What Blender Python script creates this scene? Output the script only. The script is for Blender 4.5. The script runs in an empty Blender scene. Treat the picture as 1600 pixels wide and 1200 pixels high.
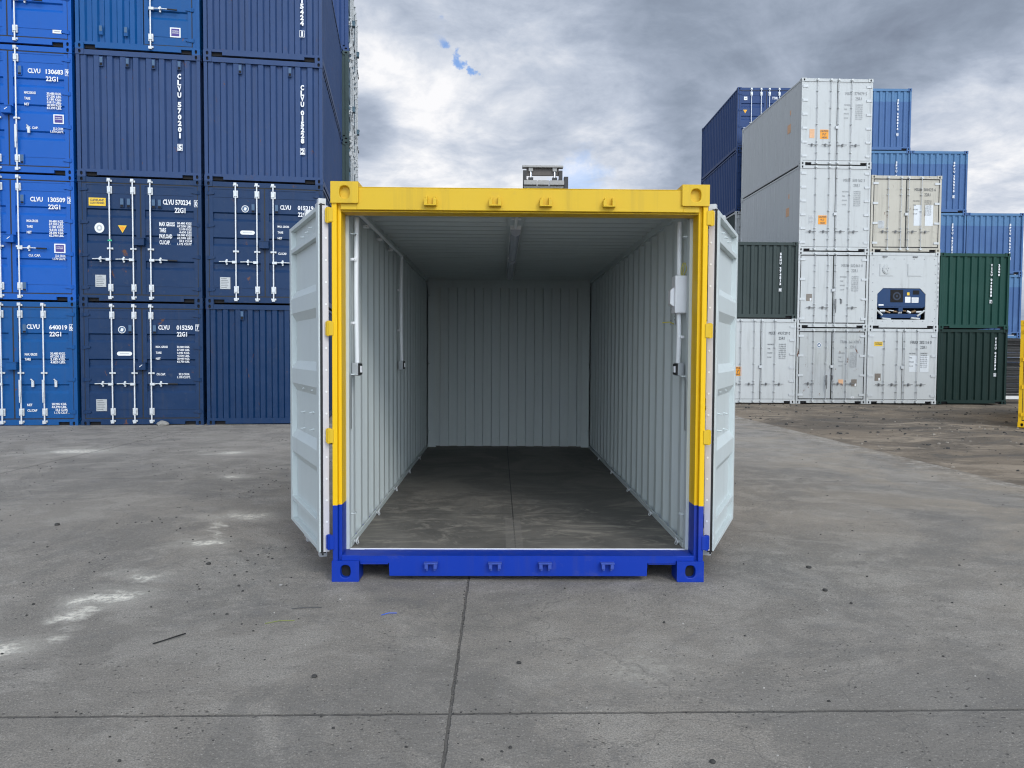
import bpy, bmesh, math, random
from mathutils import Vector, Matrix, noise
R = math.radians
S = bpy.context.scene
COL = S.collection
# ------------------------------------------------------------------ camera
CAM = (-0.1328, -5.0092, 1.5019); YAW = -0.01655; PIT = -0.04024; ROL = 0.005856; FPX = 1201.3
cd = bpy.data.cameras.new('camera'); cam = bpy.data.objects.new('camera', cd); COL.objects.link(cam)
F = Vector((-math.sin(YAW)*math.cos(PIT), math.cos(YAW)*math.cos(PIT), math.sin(PIT)))
Rr = Vector((math.cos(YAW), math.sin(YAW), 0)); U = Rr.cross(F)
R2 = Rr*math.cos(ROL)+U*math.sin(ROL); U2 = -Rr*math.sin(ROL)+U*math.cos(ROL)
M = Matrix((R2, U2, -F)).transposed().to_4x4(); M.translation = CAM
cam.matrix_world = M
cd.sensor_width = 36; cd.lens = 36*FPX/1600; cd.clip_end = 2000; cd.clip_start = 0.05
S.camera = cam
# ------------------------------------------------------------------ light
SUN_EL, SUN_AZ = 36.0, 30.0          # sun behind the camera, to its right, through cloud
sd = bpy.data.lights.new('sun', 'SUN'); sd.energy = 1.15; sd.angle = R(18); sd.color = (1, 0.97, 0.92)
sun = bpy.data.objects.new('sun', sd); COL.objects.link(sun)
az = R(SUN_AZ)
sv = Vector((math.sin(az)*math.cos(R(SUN_EL)), -math.cos(az)*math.cos(R(SUN_EL)), math.sin(R(SUN_EL))))   # towards the sun
sun.rotation_euler = sv.to_track_quat('Z', 'Y').to_euler(); sun.location = (10, -10, 20)
S.view_settings.view_transform = 'Standard'; S.view_settings.look = 'None'
S.cycles.diffuse_bounces = 4; S.cycles.max_bounces = 8; S.cycles.filter_width = 1.15
S.view_settings.exposure = 0.0; S.view_settings.gamma = 1
# ------------------------------------------------------------------ sky
class NT:
    def __init__(s, nt): s.nt = nt; s.n = nt.nodes; s.l = nt.links; s.n.clear()
    def node(s, typ, props=None, **ins):
        nd = s.n.new(typ)
        for k, v in (props or {}).items(): setattr(nd, k, v)
        for k, v in ins.items():
            k = k.replace('_', ' ')
            s.put(nd.inputs[int(k[1:])] if k[0] == 'i' and k[1:].isdigit() else nd.inputs[k], v)
        return nd
    def put(s, sock, v):
        if isinstance(v, bpy.types.NodeSocket): s.l.new(v, sock)
        elif hasattr(v, 'outputs'): s.l.new(v.outputs[0], sock)
        else: sock.default_value = v
    def math(s, op, a, b=0.0, clamp=False):
        nd = s.n.new('ShaderNodeMath'); nd.operation = op; nd.use_clamp = clamp
        s.put(nd.inputs[0], a); s.put(nd.inputs[1], b); return nd.outputs[0]
    def vec(s, op, a, b=(0, 0, 0)):
        nd = s.n.new('ShaderNodeVectorMath'); nd.operation = op
        s.put(nd.inputs[0], a); s.put(nd.inputs[1], b)
        return nd.outputs['Value'] if op in ('DOT_PRODUCT', 'LENGTH', 'DISTANCE') else nd.outputs[0]
    def mix(s, f, a, b, mode='MIX'):
        nd = s.n.new('ShaderNodeMix'); nd.data_type = 'RGBA'; nd.blend_type = mode
        s.put(nd.inputs[0], f)
        for i, v in ((6, a), (7, b)):
            if isinstance(v, tuple) and len(v) == 3: v = (*v, 1)
            s.put(nd.inputs[i], v)
        return nd.outputs[2]
    def noise(s, vec, scale, detail=4, rough=0.55, dist=0.0):
        nd = s.node('ShaderNodeTexNoise', Vector=vec, Scale=scale, Detail=float(detail), Roughness=rough, Distortion=dist)
        return nd.outputs[0]
    def ramp(s, f, stops, interp='LINEAR'):
        nd = s.n.new('ShaderNodeValToRGB'); s.put(nd.inputs[0], f); r = nd.color_ramp; r.interpolation = interp
        while len(r.elements) < len(stops): r.elements.new(0.5)
        for e, (p, c) in zip(r.elements, stops):
            e.position = p; e.color = (c, c, c, 1) if isinstance(c, (int, float)) else (*c, 1)
        return nd.outputs[0]
    def rng(s, v, a, b, c=0.0, d=1.0):
        nd = s.node('ShaderNodeMapRange', {'interpolation_type': 'SMOOTHSTEP'})
        for i, q in enumerate((v, a, b, c, d)): s.put(nd.inputs[i], q)
        return nd.outputs[0]
w = bpy.data.worlds.new('World'); S.world = w; w.use_nodes = True
t = NT(w.node_tree)
d = t.node('ShaderNodeTexCoord').outputs['Generated']
sky = t.node('ShaderNodeTexSky', {'sky_type': 'NISHITA', 'sun_disc': False, 'sun_elevation': R(SUN_EL), 'sun_rotation': math.atan2(sv.x, sv.y), 'air_density': 1.0, 'dust_density': 0.6})
sep = t.node('ShaderNodeSeparateXYZ', Vector=d)
z = t.math('ADD', t.math('MAXIMUM', sep.outputs[2], 0.0), 0.22)
pl = t.node('ShaderNodeCombineXYZ', X=t.math('DIVIDE', sep.outputs[0], z), Y=t.math('DIVIDE', sep.outputs[1], z), Z=0.0).outputs[0]
n1 = t.noise(pl, 1.15, 9, 0.56, 0.35)
n2 = t.noise(t.vec('ADD', pl, (4.3, 1.7, 2.0)), 3.1, 9, 0.60, 0.45)
n3 = t.noise(t.vec('ADD', pl, (1.3, 7.7, 5.0)), 0.55, 4, 0.5, 0.2)
def lobe(v, a, b):      # smooth lobe round a direction: 1 inside cos>b, 0 outside cos<a
    v = Vector(v).normalized(); return t.rng(t.vec('DOT_PRODUCT', t.vec('NORMALIZE', d), tuple(v)), a, b)
b = t.math('ADD', t.math('MULTIPLY', t.math('SUBTRACT', n1, 0.5), 0.85), 0.55)
b = t.math('ADD', b, t.math('MULTIPLY', t.math('SUBTRACT', n2, 0.5), 1.0))
b = t.math('ADD', b, t.math('MULTIPLY', t.math('SUBTRACT', t.noise(t.vec('ADD', pl, (2.3, 3.7, 8.0)), 9.5, 6, 0.62, 0.3), 0.5), 0.45))
b = t.math('ADD', b, t.math('MULTIPLY', t.math('SUBTRACT', n3, 0.5), 0.35))
for v, a1, b1, k in (((-0.13, 0.95, 0.27), 0.955, 0.999, 0.13), ((0.545, 0.82, 0.19), 0.982, 0.9995, 0.34), ((0.0, 0.97, 0.20), 0.97, 0.999, 0.14),
                     ((0.14, 0.96, 0.235), 0.9955, 0.9999, 0.22), ((0.30, 0.88, 0.36), 0.93, 0.995, -0.08), ((0.12, 0.91, 0.38), 0.975, 0.998, -0.06),
                     ((-0.175, 0.955, 0.275), 0.9985, 0.9999, -0.28), ((0.47, 0.82, 0.27), 0.985, 0.999, -0.12), ((0.34, 0.91, 0.22), 0.98, 0.999, -0.10)):
    b = t.math('ADD', b, t.math('MULTIPLY', lobe(v, a1, b1), k))
cl = t.ramp(b, [(0.0, (0.21, 0.25, 0.33)), (0.25, (0.29, 0.345, 0.44)), (0.45, (0.39, 0.45, 0.56)), (0.62, (0.53, 0.59, 0.70)), (0.78, (0.71, 0.75, 0.83)), (0.95, (0.97, 0.97, 0.99))])
STR = 0.1
# unseen bright cloud round the sun and low lobe, added to light the interior
glow = t.math('ADD', 1.0, t.math('ADD', t.math('MULTIPLY', lobe(sv, 0.05, 0.98), 0.7), t.math('MULTIPLY', lobe((0.10, -0.98, 0.14), 0.62, 0.985), 3.8)))
cl = t.mix(1.0, cl, t.node('ShaderNodeCombineXYZ', X=glow, Y=glow, Z=t.math('ADD', t.math('MULTIPLY', glow, 0.93), 0.07)).outputs[0], 'MULTIPLY')
cl = t.mix(1.0, cl, (1/STR,)*3, 'MULTIPLY')
wrp = t.vec('MULTIPLY', t.vec('SUBTRACT', t.node('ShaderNodeTexNoise', Vector=d, Scale=14.0, Detail=6.0, Roughness=0.65).outputs[1], (0.5, 0.5, 0.5)), (0.11, 0.11, 0.11))
d0 = d; d = t.vec('ADD', d, wrp)
hole = t.math('MAXIMUM', lobe((-0.070, 0.923, 0.378), 0.99988, 0.999995), lobe((-0.046, 0.936, 0.348), 0.99992, 0.999995))
hole = t.math('MAXIMUM', hole, lobe((-0.036, 0.943, 0.332), 0.99996, 0.999999))
hole = t.math('MAXIMUM', hole, t.math('MULTIPLY', lobe((0.10, 0.975, 0.205), 0.9988, 0.9999), 0.55))
hm = t.math('MULTIPLY', hole, t.rng(n2, 0.36, 0.50))
blue = t.mix(1.0, sky.outputs[0], (0.85, 1.25, 1.75), 'MULTIPLY')
fin = t.mix(t.math('MULTIPLY', hm, 0.85, True), cl, blue)
bg = t.node('ShaderNodeBackground', Color=fin, Strength=STR)
t.node('ShaderNodeOutputWorld', Surface=bg)

# ------------------------------------------------------------------ materials
MATS = {}
def srgb(r, g, b_):
    f = lambda c: (c/255/12.92) if c/255 <= 0.04045 else ((c/255+0.055)/1.055)**2.4
    return (f(r), f(g), f(b_))
def bsdf(name):
    m = bpy.data.materials.new(name); m.use_nodes = True; q = NT(m.node_tree)
    p = q.node('ShaderNodeBsdfPrincipled'); q.node('ShaderNodeOutputMaterial', Surface=p); return m, q, p
def flat(name, c, rough=0.5, metal=0.0, var=0.12):
    if name in MATS: return MATS[name]
    m, q, p = bsdf(name); co = q.node('ShaderNodeTexCoord').outputs['Object']
    n = q.noise(co, 14, 3)
    q.put(p.inputs['Base Color'], q.mix(n, tuple(x*(1-var) for x in c), tuple(min(1, x*(1+var)) for x in c)))
    p.inputs['Roughness'].default_value = rough; p.inputs['Metallic'].default_value = metal
    MATS[name] = m; return m
def paint(name, c, rough=0.42, fade=0.16, dirt=0.25, lower=None, zs=0.5, rust=0.0, fadecol=None, dent=0.12, coat=0.0, spec=0.28):
    """sheet steel paint: faded patches, vertical run marks, grime, chips of rust; optional second colour under z=zs"""
    if name in MATS: return MATS[name]
    m, q, p = bsdf(name)
    co = q.node('ShaderNodeTexCoord').outputs['Object']
    rnd = q.node('ShaderNodeObjectInfo').outputs['Random']
    off = q.node('ShaderNodeCombineXYZ', X=q.math('MULTIPLY', rnd, 37.0), Y=q.math('MULTIPLY', rnd, 91.0), Z=0.0).outputs[0]
    cv = q.vec('ADD', co, off)
    base = tuple(c)
    if lower is not None:
        sp = q.node('ShaderNodeSeparateXYZ', Vector=co)
        base = q.mix(q.math('GREATER_THAN', sp.outputs[2], zs), (*lower, 1), (*c, 1))
    n = q.noise(cv, 0.9, 5, 0.6)
    fc = fadecol or tuple(min(1.0, x*1.25+0.03) for x in c)
    col = q.mix(q.math('MULTIPLY', q.rng(n, 0.4, 0.75), fade), base, (*fc, 1))
    st = q.noise(q.vec('MULTIPLY', cv, (9.0, 9.0, 0.55)), 1.0, 5, 0.65)
    col = q.mix(q.math('MULTIPLY', q.rng(st, 0.5, 0.78), dirt), col, (0.07, 0.065, 0.055, 1))
    sp2 = q.noise(cv, 7.0, 6, 0.7)
    col = q.mix(q.math('MULTIPLY', q.rng(sp2, 0.56, 0.72), dirt*0.6), col, (0.16, 0.15, 0.13, 1))
    if rust > 0:
        rn = q.noise(q.vec('MULTIPLY', cv, (3.0, 3.0, 1.6)), 1.6, 9, 0.75, 0.4)
        col = q.mix(q.rng(rn, 0.66-rust*0.12, 0.70-rust*0.10), col, (0.13, 0.05, 0.022, 1))
    q.put(p.inputs['Base Color'], col)
    p.inputs['Specular IOR Level'].default_value = spec
    q.put(p.inputs['Roughness'], q.math('ADD', rough, q.math('MULTIPLY', sp2, 0.22)))
    if coat: p.inputs['Coat Weight'].default_value = coat; p.inputs['Coat Roughness'].default_value = 0.2
    bn = q.math('ADD', q.math('MULTIPLY', q.noise(cv, 2.2, 2), 1.0), q.math('MULTIPLY', q.noise(cv, 60, 2), 0.02))
    q.put(p.inputs['Normal'], q.node('ShaderNodeBump', Strength=dent, Distance=0.05, Height=bn))
    MATS[name] = m; return m

YEL = (0.84, 0.51, 0.003); BLU = (0.0, 0.032, 0.34)
m_two = paint('two_tone_paint', YEL, 0.36, 0.05, 0.05, lower=BLU, zs=0.5, dent=0.05, fadecol=(0.70, 0.47, 0.03))
m_hdr = paint('dimmed_yellow_paint', (0.68, 0.44, 0.02), 0.38, 0.22, 0.20, dent=0.08, fadecol=(0.60, 0.42, 0.05))  # header yellow, the dimmer light on it put into the colour
m_sill = paint('blue_paint', BLU, 0.36, 0.05, 0.22, dent=0.08)
m_in = paint('light_grey_paint', (0.56, 0.612, 0.608), 0.42, 0.06, 0.07, dent=0.10)
m_black = flat('black_rubber', (0.012, 0.012, 0.013), 0.6)
m_dark = flat('black_parts_and_shade', (0.008, 0.008, 0.01), 0.9)  # near-black parts; on casting caps the shade inside is painted
m_galv = flat('galvanised_steel', (0.60, 0.62, 0.63), 0.38, 0.25)
m_rod = flat('zinc_rod', (0.74, 0.76, 0.78), 0.35, 0.15)
m_dull = flat('dull_grey_rod', (0.52, 0.535, 0.54), 0.5, 0.2)
m_wht = flat('white_plastic', (0.78, 0.79, 0.80), 0.35, 0, 0.03)
m_cond = flat('grey_conduit', (0.80, 0.82, 0.83), 0.4, 0, 0.04)
m_strip = flat('gasket_strip_grey', (0.58, 0.56, 0.58), 0.45, 0.1, 0.08)
m_tw = flat('white_lettering', (0.80, 0.81, 0.83), 0.5, 0, 0.05)
m_tb = flat('dark_lettering', (0.06, 0.065, 0.075), 0.5, 0, 0.1)
m_tg = flat('faded_lettering', (0.25, 0.26, 0.27), 0.5, 0, 0.2)
m_or = flat('orange_sticker', (0.85, 0.33, 0.01), 0.5, 0, 0.1)
m_orf = flat('faded_orange_sticker', (0.72, 0.42, 0.24), 0.6, 0, 0.2)
m_ys = flat('yellow_sticker', (0.85, 0.55, 0.03), 0.5)
m_plate = flat('data_plate', (0.42, 0.43, 0.43), 0.4, 0.3, 0.3)
m_bplate = flat('brown_plate', (0.20, 0.175, 0.15), 0.5, 0.2, 0.3)
m_pur = flat('violet_sticker', (0.05, 0.025, 0.22), 0.4)
m_vent = flat('vent_blue', (0.05, 0.11, 0.20), 0.5)

# ------------------------------------------------------------------ mesh tools
class MB:
    def __init__(s): s.v = []; s.f = []; s.m = []; s.s = []
    def face(s, pts, mi=0, sm=False):
        i = len(s.v); s.v += [tuple(p) for p in pts]; s.f.append(tuple(range(i, i+len(pts)))); s.m.append(mi); s.s.append(sm)
    def box(s, x0, x1, y0, y1, z0, z1, mi=0):
        if x0 > x1: x0, x1 = x1, x0
        i = len(s.v)
        s.v += [(x0, y0, z0), (x1, y0, z0), (x1, y1, z0), (x0, y1, z0), (x0, y0, z1), (x1, y0, z1), (x1, y1, z1), (x0, y1, z1)]
        for f in ((0, 3, 2, 1), (4, 5, 6, 7), (0, 1, 5, 4), (1, 2, 6, 5), (2, 3, 7, 6), (3, 0, 4, 7)):
            s.f.append(tuple(i+k for k in f)); s.m.append(mi); s.s.append(False)
    def cyl(s, p0, p1, r, n=10, mi=0, r1=None):
        p0 = Vector(p0); p1 = Vector(p1); ax = (p1-p0).normalized(); r1 = r if r1 is None else r1
        a = ax.orthogonal().normalized(); c = ax.cross(a); i = len(s.v)
        for p, rr in ((p0, r), (p1, r1)):
            for k in range(n):
                t_ = 2*math.pi*k/n; s.v.append(tuple(p+a*(rr*math.cos(t_))+c*(rr*math.sin(t_))))
        for k in range(n):
            s.f.append((i+k, i+(k+1) % n, i+n+(k+1) % n, i+n+k)); s.m.append(mi); s.s.append(True)
        s.face([s.v[i+k] for k in range(n)][::-1], mi); s.face([s.v[i+n+k] for k in range(n)], mi)
    def tube(s, pts, r, n=8, mi=0):
        pts = [Vector(p) for p in pts]; i = len(s.v); N = len(pts); a = None
        for j, p in enumerate(pts):
            ax = (pts[min(j+1, N-1)]-pts[max(j-1, 0)]).normalized()
            a = ax.orthogonal().normalized() if a is None else (a-ax*a.dot(ax)).normalized()
            c = ax.cross(a)
            for k in range(n):
                t_ = 2*math.pi*k/n; s.v.append(tuple(p+a*(r*math.cos(t_))+c*(r*math.sin(t_))))
        for j in range(N-1):
            for k in range(n):
                s.f.append((i+j*n+k, i+j*n+(k+1) % n, i+(j+1)*n+(k+1) % n, i+(j+1)*n+k)); s.m.append(mi); s.s.append(True)
        s.face([s.v[i+k] for k in range(n)][::-1], mi); s.face([s.v[i+(N-1)*n+k] for k in range(n)], mi)
    def prism(s, poly, o, a, b_, n, dep, mi=0):
        o, a, b_, n = Vector(o), Vector(a), Vector(b_), Vector(n)
        P = [o+a*x+b_*y for x, y in poly]; Q = [p+n*dep for p in P]
        s.face(P, mi); s.face(Q[::-1], mi)
        for k in range(len(P)):
            j = (k+1) % len(P); s.face([P[k], P[j], Q[j], Q[k]], mi)
    def corr(s, o, u, dd, v, pts, vl, th, mf=0, mb=0):
        """sheet with profile pts (u, d) swept along v; th = thickness behind the face"""
        o, u, dd, v = Vector(o), Vector(u), Vector(dd), Vector(v)
        P = [[o+u*a+dd*b_+v*q for a, b_ in pts] for q in (0, vl)]
        Q = [[p-dd*th for p in row] for row in P]
        for k in range(len(pts)-1):
            s.face([P[0][k], P[0][k+1], P[1][k+1], P[1][k]], mf)
            s.face([Q[0][k+1], Q[0][k], Q[1][k], Q[1][k+1]], mb)
            for r_ in (0, 1): s.face([P[r_][k], P[r_][k+1], Q[r_][k+1], Q[r_][k]], mb)
        for k in (0, -1): s.face([P[0][k], P[1][k], Q[1][k], Q[0][k]], mb)
    def hole(s, o, a, b_, n, wd, ht, hw, hh, dep=0.03, mi=0, md=1, th=0.02):
        """rectangle (o, a*wd, b*ht) facing n with an oval hole through it and a cap behind, coloured dark as the shade inside"""
        o, a, b_, n = Vector(o), Vector(a), Vector(b_), Vector(n); cx, cy = wd/2, ht/2
        an = sorted([2*math.pi*k/20 for k in range(20)]+[math.atan2(sy*cy, sx*cx) % (2*math.pi) for sx in (1, -1) for sy in (1, -1)])
        out, inn = [], []
        for t_ in an:
            c, q = math.cos(t_), math.sin(t_); k = min(cx/abs(c) if abs(c) > 1e-6 else 9e9, cy/abs(q) if abs(q) > 1e-6 else 9e9)
            out.append(o+a*(cx+c*k)+b_*(cy+q*k))
            e = (abs(c)**2.6+abs(q)**2.6)**(-1/2.6) if hw != hh else 1
            inn.append(o+a*(cx+c*e*hw/2)+b_*(cy+q*e*hh/2))
        N = len(an); bk = [p-n*dep for p in inn]
        for k in range(N):
            j = (k+1) % N; s.face([out[k], out[j], inn[j], inn[k]], mi); s.face([inn[k], inn[j], bk[j], bk[k]], mi)
        s.face(bk, md)
    def mesh(s, name, mats, weld=False, bevel=0):
        me = bpy.data.meshes.new(name); me.from_pydata(s.v, [], s.f)
        for m in mats: me.materials.append(m)
        me.polygons.foreach_set('material_index', s.m); me.polygons.foreach_set('use_smooth', s.s)
        bm = bmesh.new(); bm.from_mesh(me)
        if weld: bmesh.ops.remove_doubles(bm, verts=bm.verts, dist=1e-5)
        bmesh.ops.recalc_face_normals(bm, faces=bm.faces)
        bm.to_mesh(me); bm.free(); return me
    def build(s, name, mats, parent=None, loc=(0, 0, 0), rot=(0, 0, 0), bevel=0):
        return link(name, s.mesh(name, mats), parent, loc, rot, bevel)
def link(name, me, parent=None, loc=(0, 0, 0), rot=(0, 0, 0), bevel=0):
    o = bpy.data.objects.new(name, me); COL.objects.link(o); o.location = loc; o.rotation_euler = rot
    if parent: o.parent = parent
    if bevel:
        md = o.modifiers.new('bevel', 'BEVEL'); md.width = bevel; md.segments = 2; md.limit_method = 'ANGLE'; md.angle_limit = R(40)
    return o
def thing(name, label, cat, loc=(0, 0, 0), rz=0, group=None):
    o = bpy.data.objects.new(name, None); COL.objects.link(o); o.location = loc; o.rotation_euler = (0, 0, rz)
    o.empty_display_size = 0.2; tag(o, label, cat, group); return o
def tag(o, label=None, cat=None, group=None, kind=None):
    for k, v in (('label', label), ('category', cat), ('group', group), ('kind', kind)):
        if v: o[k] = v
# text -> thin mesh in the xz plane facing -y. items: (text, x, ztop, height, width or None[, style])
def text_pts(txt, h, width=None, bold=0.03, ver=False):
    cu = bpy.data.curves.new('lettering', 'FONT'); cu.body = txt; cu.size = 1.0; cu.resolution_u = 2; cu.offset = bold; cu.extrude = 0.0
    if ver: cu.align_x = 'CENTER'
    ob = bpy.data.objects.new('lettering', cu); me = bpy.data.meshes.new_from_object(ob)
    vs = [v.co.copy() for v in me.vertices]; fs = [tuple(p.vertices) for p in me.polygons]
    bpy.data.objects.remove(ob); bpy.data.curves.remove(cu); bpy.data.meshes.remove(me)
    return vs, fs
GL = {}
def write(mb, txt, x, zt, h, width=None, mi=0, y=0.0, bold=0.028):
    key = (txt, bold)
    if key not in GL: GL[key] = text_pts(txt, h, width, bold)
    vs, fs = GL[key]
    if not vs: return
    x0 = min(v.x for v in vs); x1 = max(v.x for v in vs); y1 = max(v.y for v in vs); y0 = min(v.y for v in vs)
    k = h/(y1-y0); kx = width/(x1-x0) if width else k*0.62
    i = len(mb.v); n = len(vs)
    mb.v += [(x+(v.x-x0)*kx, y, zt+(v.y-y1)*k) for v in vs]+[(x+(v.x-x0)*kx, y+0.0015, zt+(v.y-y1)*k) for v in vs]
    ed = {}
    for f in fs:
        mb.f.append(tuple(i+q for q in f)); mb.m.append(mi); mb.s.append(False)
        mb.f.append(tuple(i+n+q for q in f[::-1])); mb.m.append(mi); mb.s.append(False)
def ringbox(mb, x, zt, wd, h, y=0.0, mi=0, t_=0.012):
    mb.box(x, x+wd, y, y+0.002, zt-t_, zt, mi); mb.box(x, x+wd, y, y+0.002, zt-h, zt-h+t_, mi)
    mb.box(x, x+t_, y, y+0.002, zt-h+t_, zt-t_, mi); mb.box(x+wd-t_, x+wd, y, y+0.002, zt-h+t_, zt-t_, mi)
def vertical(mb, txt, x, zt, h, wd, step, y=0, box_last=True):
    """letters stacked one under the other, as on container ends"""
    z_ = zt
    for k, ch in enumerate(txt):
        if ch == ' ': z_ -= step*0.55; continue
        if box_last and k == len(txt)-1:
            z_ -= step*0.35; ringbox(mb, x-0.014, z_+0.014, wd+0.028, h+0.028, y, 0, 0.009)
        write(mb, ch, x+(wd*0.3 if ch in '1I' else 0), z_, h, wd*(0.45 if ch in '1I' else 1), 0, y, 0.055); z_ -= step

# ------------------------------------------------------------------ ground
def gh(x, y):
    t_ = min(max(y, 0), 26); x = min(max(x, -30), 30)
    return -0.0068*t_-0.0018*x*min(max(y/10, 0), 1)
def grid(name, xs, ys, zf, mat):
    v = [(x, y, zf(x, y)) for y in ys for x in xs]; n = len(xs)
    f = [(j*n+i, j*n+i+1, (j+1)*n+i+1, (j+1)*n+i) for j in range(len(ys)-1) for i in range(n-1)]
    me = bpy.data.meshes.new(name); me.from_pydata(v, [], f); me.materials.append(mat)
    me.polygons.foreach_set('use_smooth', [True]*len(f)); return link(name, me)
def steps(a, b_, s_): n = max(1, round((b_-a)/s_)); return [a+(b_-a)*k/n for k in range(n)]
# concrete
m, q, p = bsdf('worn_concrete'); geo = q.node('ShaderNodeNewGeometry').outputs['Position']
sp = q.node('ShaderNodeSeparateXYZ', Vector=geo); X, Y = sp.outputs[0], sp.outputs[1]
nA = q.noise(geo, 0.35, 6, 0.6, 0.3); nB = q.noise(geo, 2.2, 8, 0.68, 0.6); nC = q.noise(geo, 30, 6, 0.75); nD = q.noise(q.vec('ADD', geo, (9, 3, 0)), 0.9, 9, 0.72, 1.6)
nE = q.noise(geo, 130, 3, 0.7)
stv = q.node('ShaderNodeMapping', Vector=geo, Rotation=(0, 0, R(14)), Scale=(0.8, 2.2, 1.0))
nS = q.noise(stv, 2.0, 9, 0.7, 0.9)
col = q.mix(q.rng(nA, 0.36, 0.64), (0.168, 0.160, 0.149), (0.232, 0.218, 0.200))
col = q.mix(q.math('MULTIPLY', q.rng(nB, 0.45, 0.62), 0.55), col, (0.31, 0.298, 0.28, 1))
col = q.mix(q.math('MULTIPLY', q.rng(nD, 0.53, 0.70), 0.60), col, (0.115, 0.113, 0.112, 1))
col = q.mix(q.math('MULTIPLY', q.rng(nS, 0.52, 0.66), 0.22), col, (0.34, 0.322, 0.298, 1))
col = q.mix(q.math('MULTIPLY', q.rng(nS, 0.46, 0.36), 0.20), col, (0.115, 0.114, 0.115, 1))
col = q.mix(q.math('MULTIPLY', q.rng(nC, 0.58, 0.72), 0.55), col, (0.33, 0.32, 0.30, 1))
col = q.mix(q.math('MULTIPLY', q.rng(nC, 0.42, 0.30), 0.65), col, (0.07, 0.07, 0.07, 1))
col = q.mix(q.math('MULTIPLY', q.rng(nE, 0.40, 0.62), 0.60), col, (0.085, 0.083, 0.08, 1))
nG = q.noise(q.vec('ADD', geo, (3, 8, 1)), 0.55, 10, 0.78, 0.5)
col = q.mix(q.math('MULTIPLY', q.rng(nG, 0.50, 0.58), 0.50), col, (0.115, 0.112, 0.108, 1))
nH = q.noise(geo, 75, 4, 0.8)
col = q.mix(q.math('MULTIPLY', q.rng(nH, 0.58, 0.66), 0.62), col, (0.42, 0.41, 0.39, 1))
col = q.mix(q.math('MULTIPLY', q.rng(nH, 0.42, 0.34), 0.72), col, (0.045, 0.045, 0.045, 1))
rim = q.math('MULTIPLY', q.rng(q.math('ADD', X, q.math('MULTIPLY', nB, 0.5)), 5.75, 6.1), q.rng(nD, 0.42, 0.58))
col = q.mix(q.math('MULTIPLY', rim, 0.6), col, (0.36, 0.34, 0.31, 1))
pit = q.node('ShaderNodeTexVoronoi', {'feature': 'F1'}, Vector=q.vec('ADD', geo, q.vec('MULTIPLY', q.node('ShaderNodeTexNoise', Vector=geo, Scale=30.0, Detail=3.0).outputs[1], (0.03, 0.03, 0.03))), Scale=26.0, Randomness=1.0)
pm = q.math('MULTIPLY', q.rng(pit, 0.20, 0.08), q.rng(q.noise(geo, 1.7, 6, 0.7), 0.46, 0.60))
col = q.mix(q.math('MULTIPLY', pm, 0.75), col, (0.04, 0.039, 0.037, 1))
# brown dust to the right and towards the slab edge
br = q.math('MULTIPLY', q.rng(X, 1.8, 6.0), q.rng(q.noise(geo, 0.8, 6, 0.65, 0.8), 0.40, 0.66))
col = q.mix(q.math('MULTIPLY', br, 0.70), col, (0.27, 0.235, 0.19, 1))
eb = q.math('MULTIPLY', q.rng(q.math('ADD', X, q.math('MULTIPLY', q.noise(geo, 0.9, 8, 0.7), 2.4)), 6.3, 7.3), q.rng(q.noise(geo, 6, 6, 0.75), 0.40, 0.56))
col = q.mix(q.math('MULTIPLY', eb, 0.8), col, (0.115, 0.098, 0.078, 1))
# pale far part on the left
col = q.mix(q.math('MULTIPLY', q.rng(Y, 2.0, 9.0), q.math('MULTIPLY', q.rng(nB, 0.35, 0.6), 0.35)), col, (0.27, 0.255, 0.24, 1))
# pale blotches with soft halos, a broken trail beside the container
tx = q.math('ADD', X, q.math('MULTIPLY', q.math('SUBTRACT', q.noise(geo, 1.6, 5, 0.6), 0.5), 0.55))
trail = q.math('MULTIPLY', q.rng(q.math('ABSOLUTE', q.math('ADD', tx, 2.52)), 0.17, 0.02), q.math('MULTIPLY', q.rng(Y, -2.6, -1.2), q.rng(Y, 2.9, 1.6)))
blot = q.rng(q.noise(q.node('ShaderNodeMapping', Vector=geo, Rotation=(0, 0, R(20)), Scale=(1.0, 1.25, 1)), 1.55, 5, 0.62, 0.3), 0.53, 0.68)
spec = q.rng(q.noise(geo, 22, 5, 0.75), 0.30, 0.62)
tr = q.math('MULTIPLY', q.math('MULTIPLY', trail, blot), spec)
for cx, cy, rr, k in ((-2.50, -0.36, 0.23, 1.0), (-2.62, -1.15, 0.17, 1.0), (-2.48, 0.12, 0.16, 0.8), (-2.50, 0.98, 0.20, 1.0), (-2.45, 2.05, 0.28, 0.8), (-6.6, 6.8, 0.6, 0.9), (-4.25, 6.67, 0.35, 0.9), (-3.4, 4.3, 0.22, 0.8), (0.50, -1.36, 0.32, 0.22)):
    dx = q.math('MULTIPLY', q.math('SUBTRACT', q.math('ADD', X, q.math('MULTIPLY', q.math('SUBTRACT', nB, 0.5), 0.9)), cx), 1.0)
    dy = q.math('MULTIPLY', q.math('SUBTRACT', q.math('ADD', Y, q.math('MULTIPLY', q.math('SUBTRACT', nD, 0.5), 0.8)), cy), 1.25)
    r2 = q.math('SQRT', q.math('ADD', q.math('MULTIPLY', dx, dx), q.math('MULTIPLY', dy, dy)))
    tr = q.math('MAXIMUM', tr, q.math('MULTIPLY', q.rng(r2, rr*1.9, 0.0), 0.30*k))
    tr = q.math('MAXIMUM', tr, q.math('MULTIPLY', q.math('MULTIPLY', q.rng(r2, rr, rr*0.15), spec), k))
col = q.mix(q.math('MULTIPLY', tr, 1.0, True), col, (0.60, 0.59, 0.55, 1))
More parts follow.
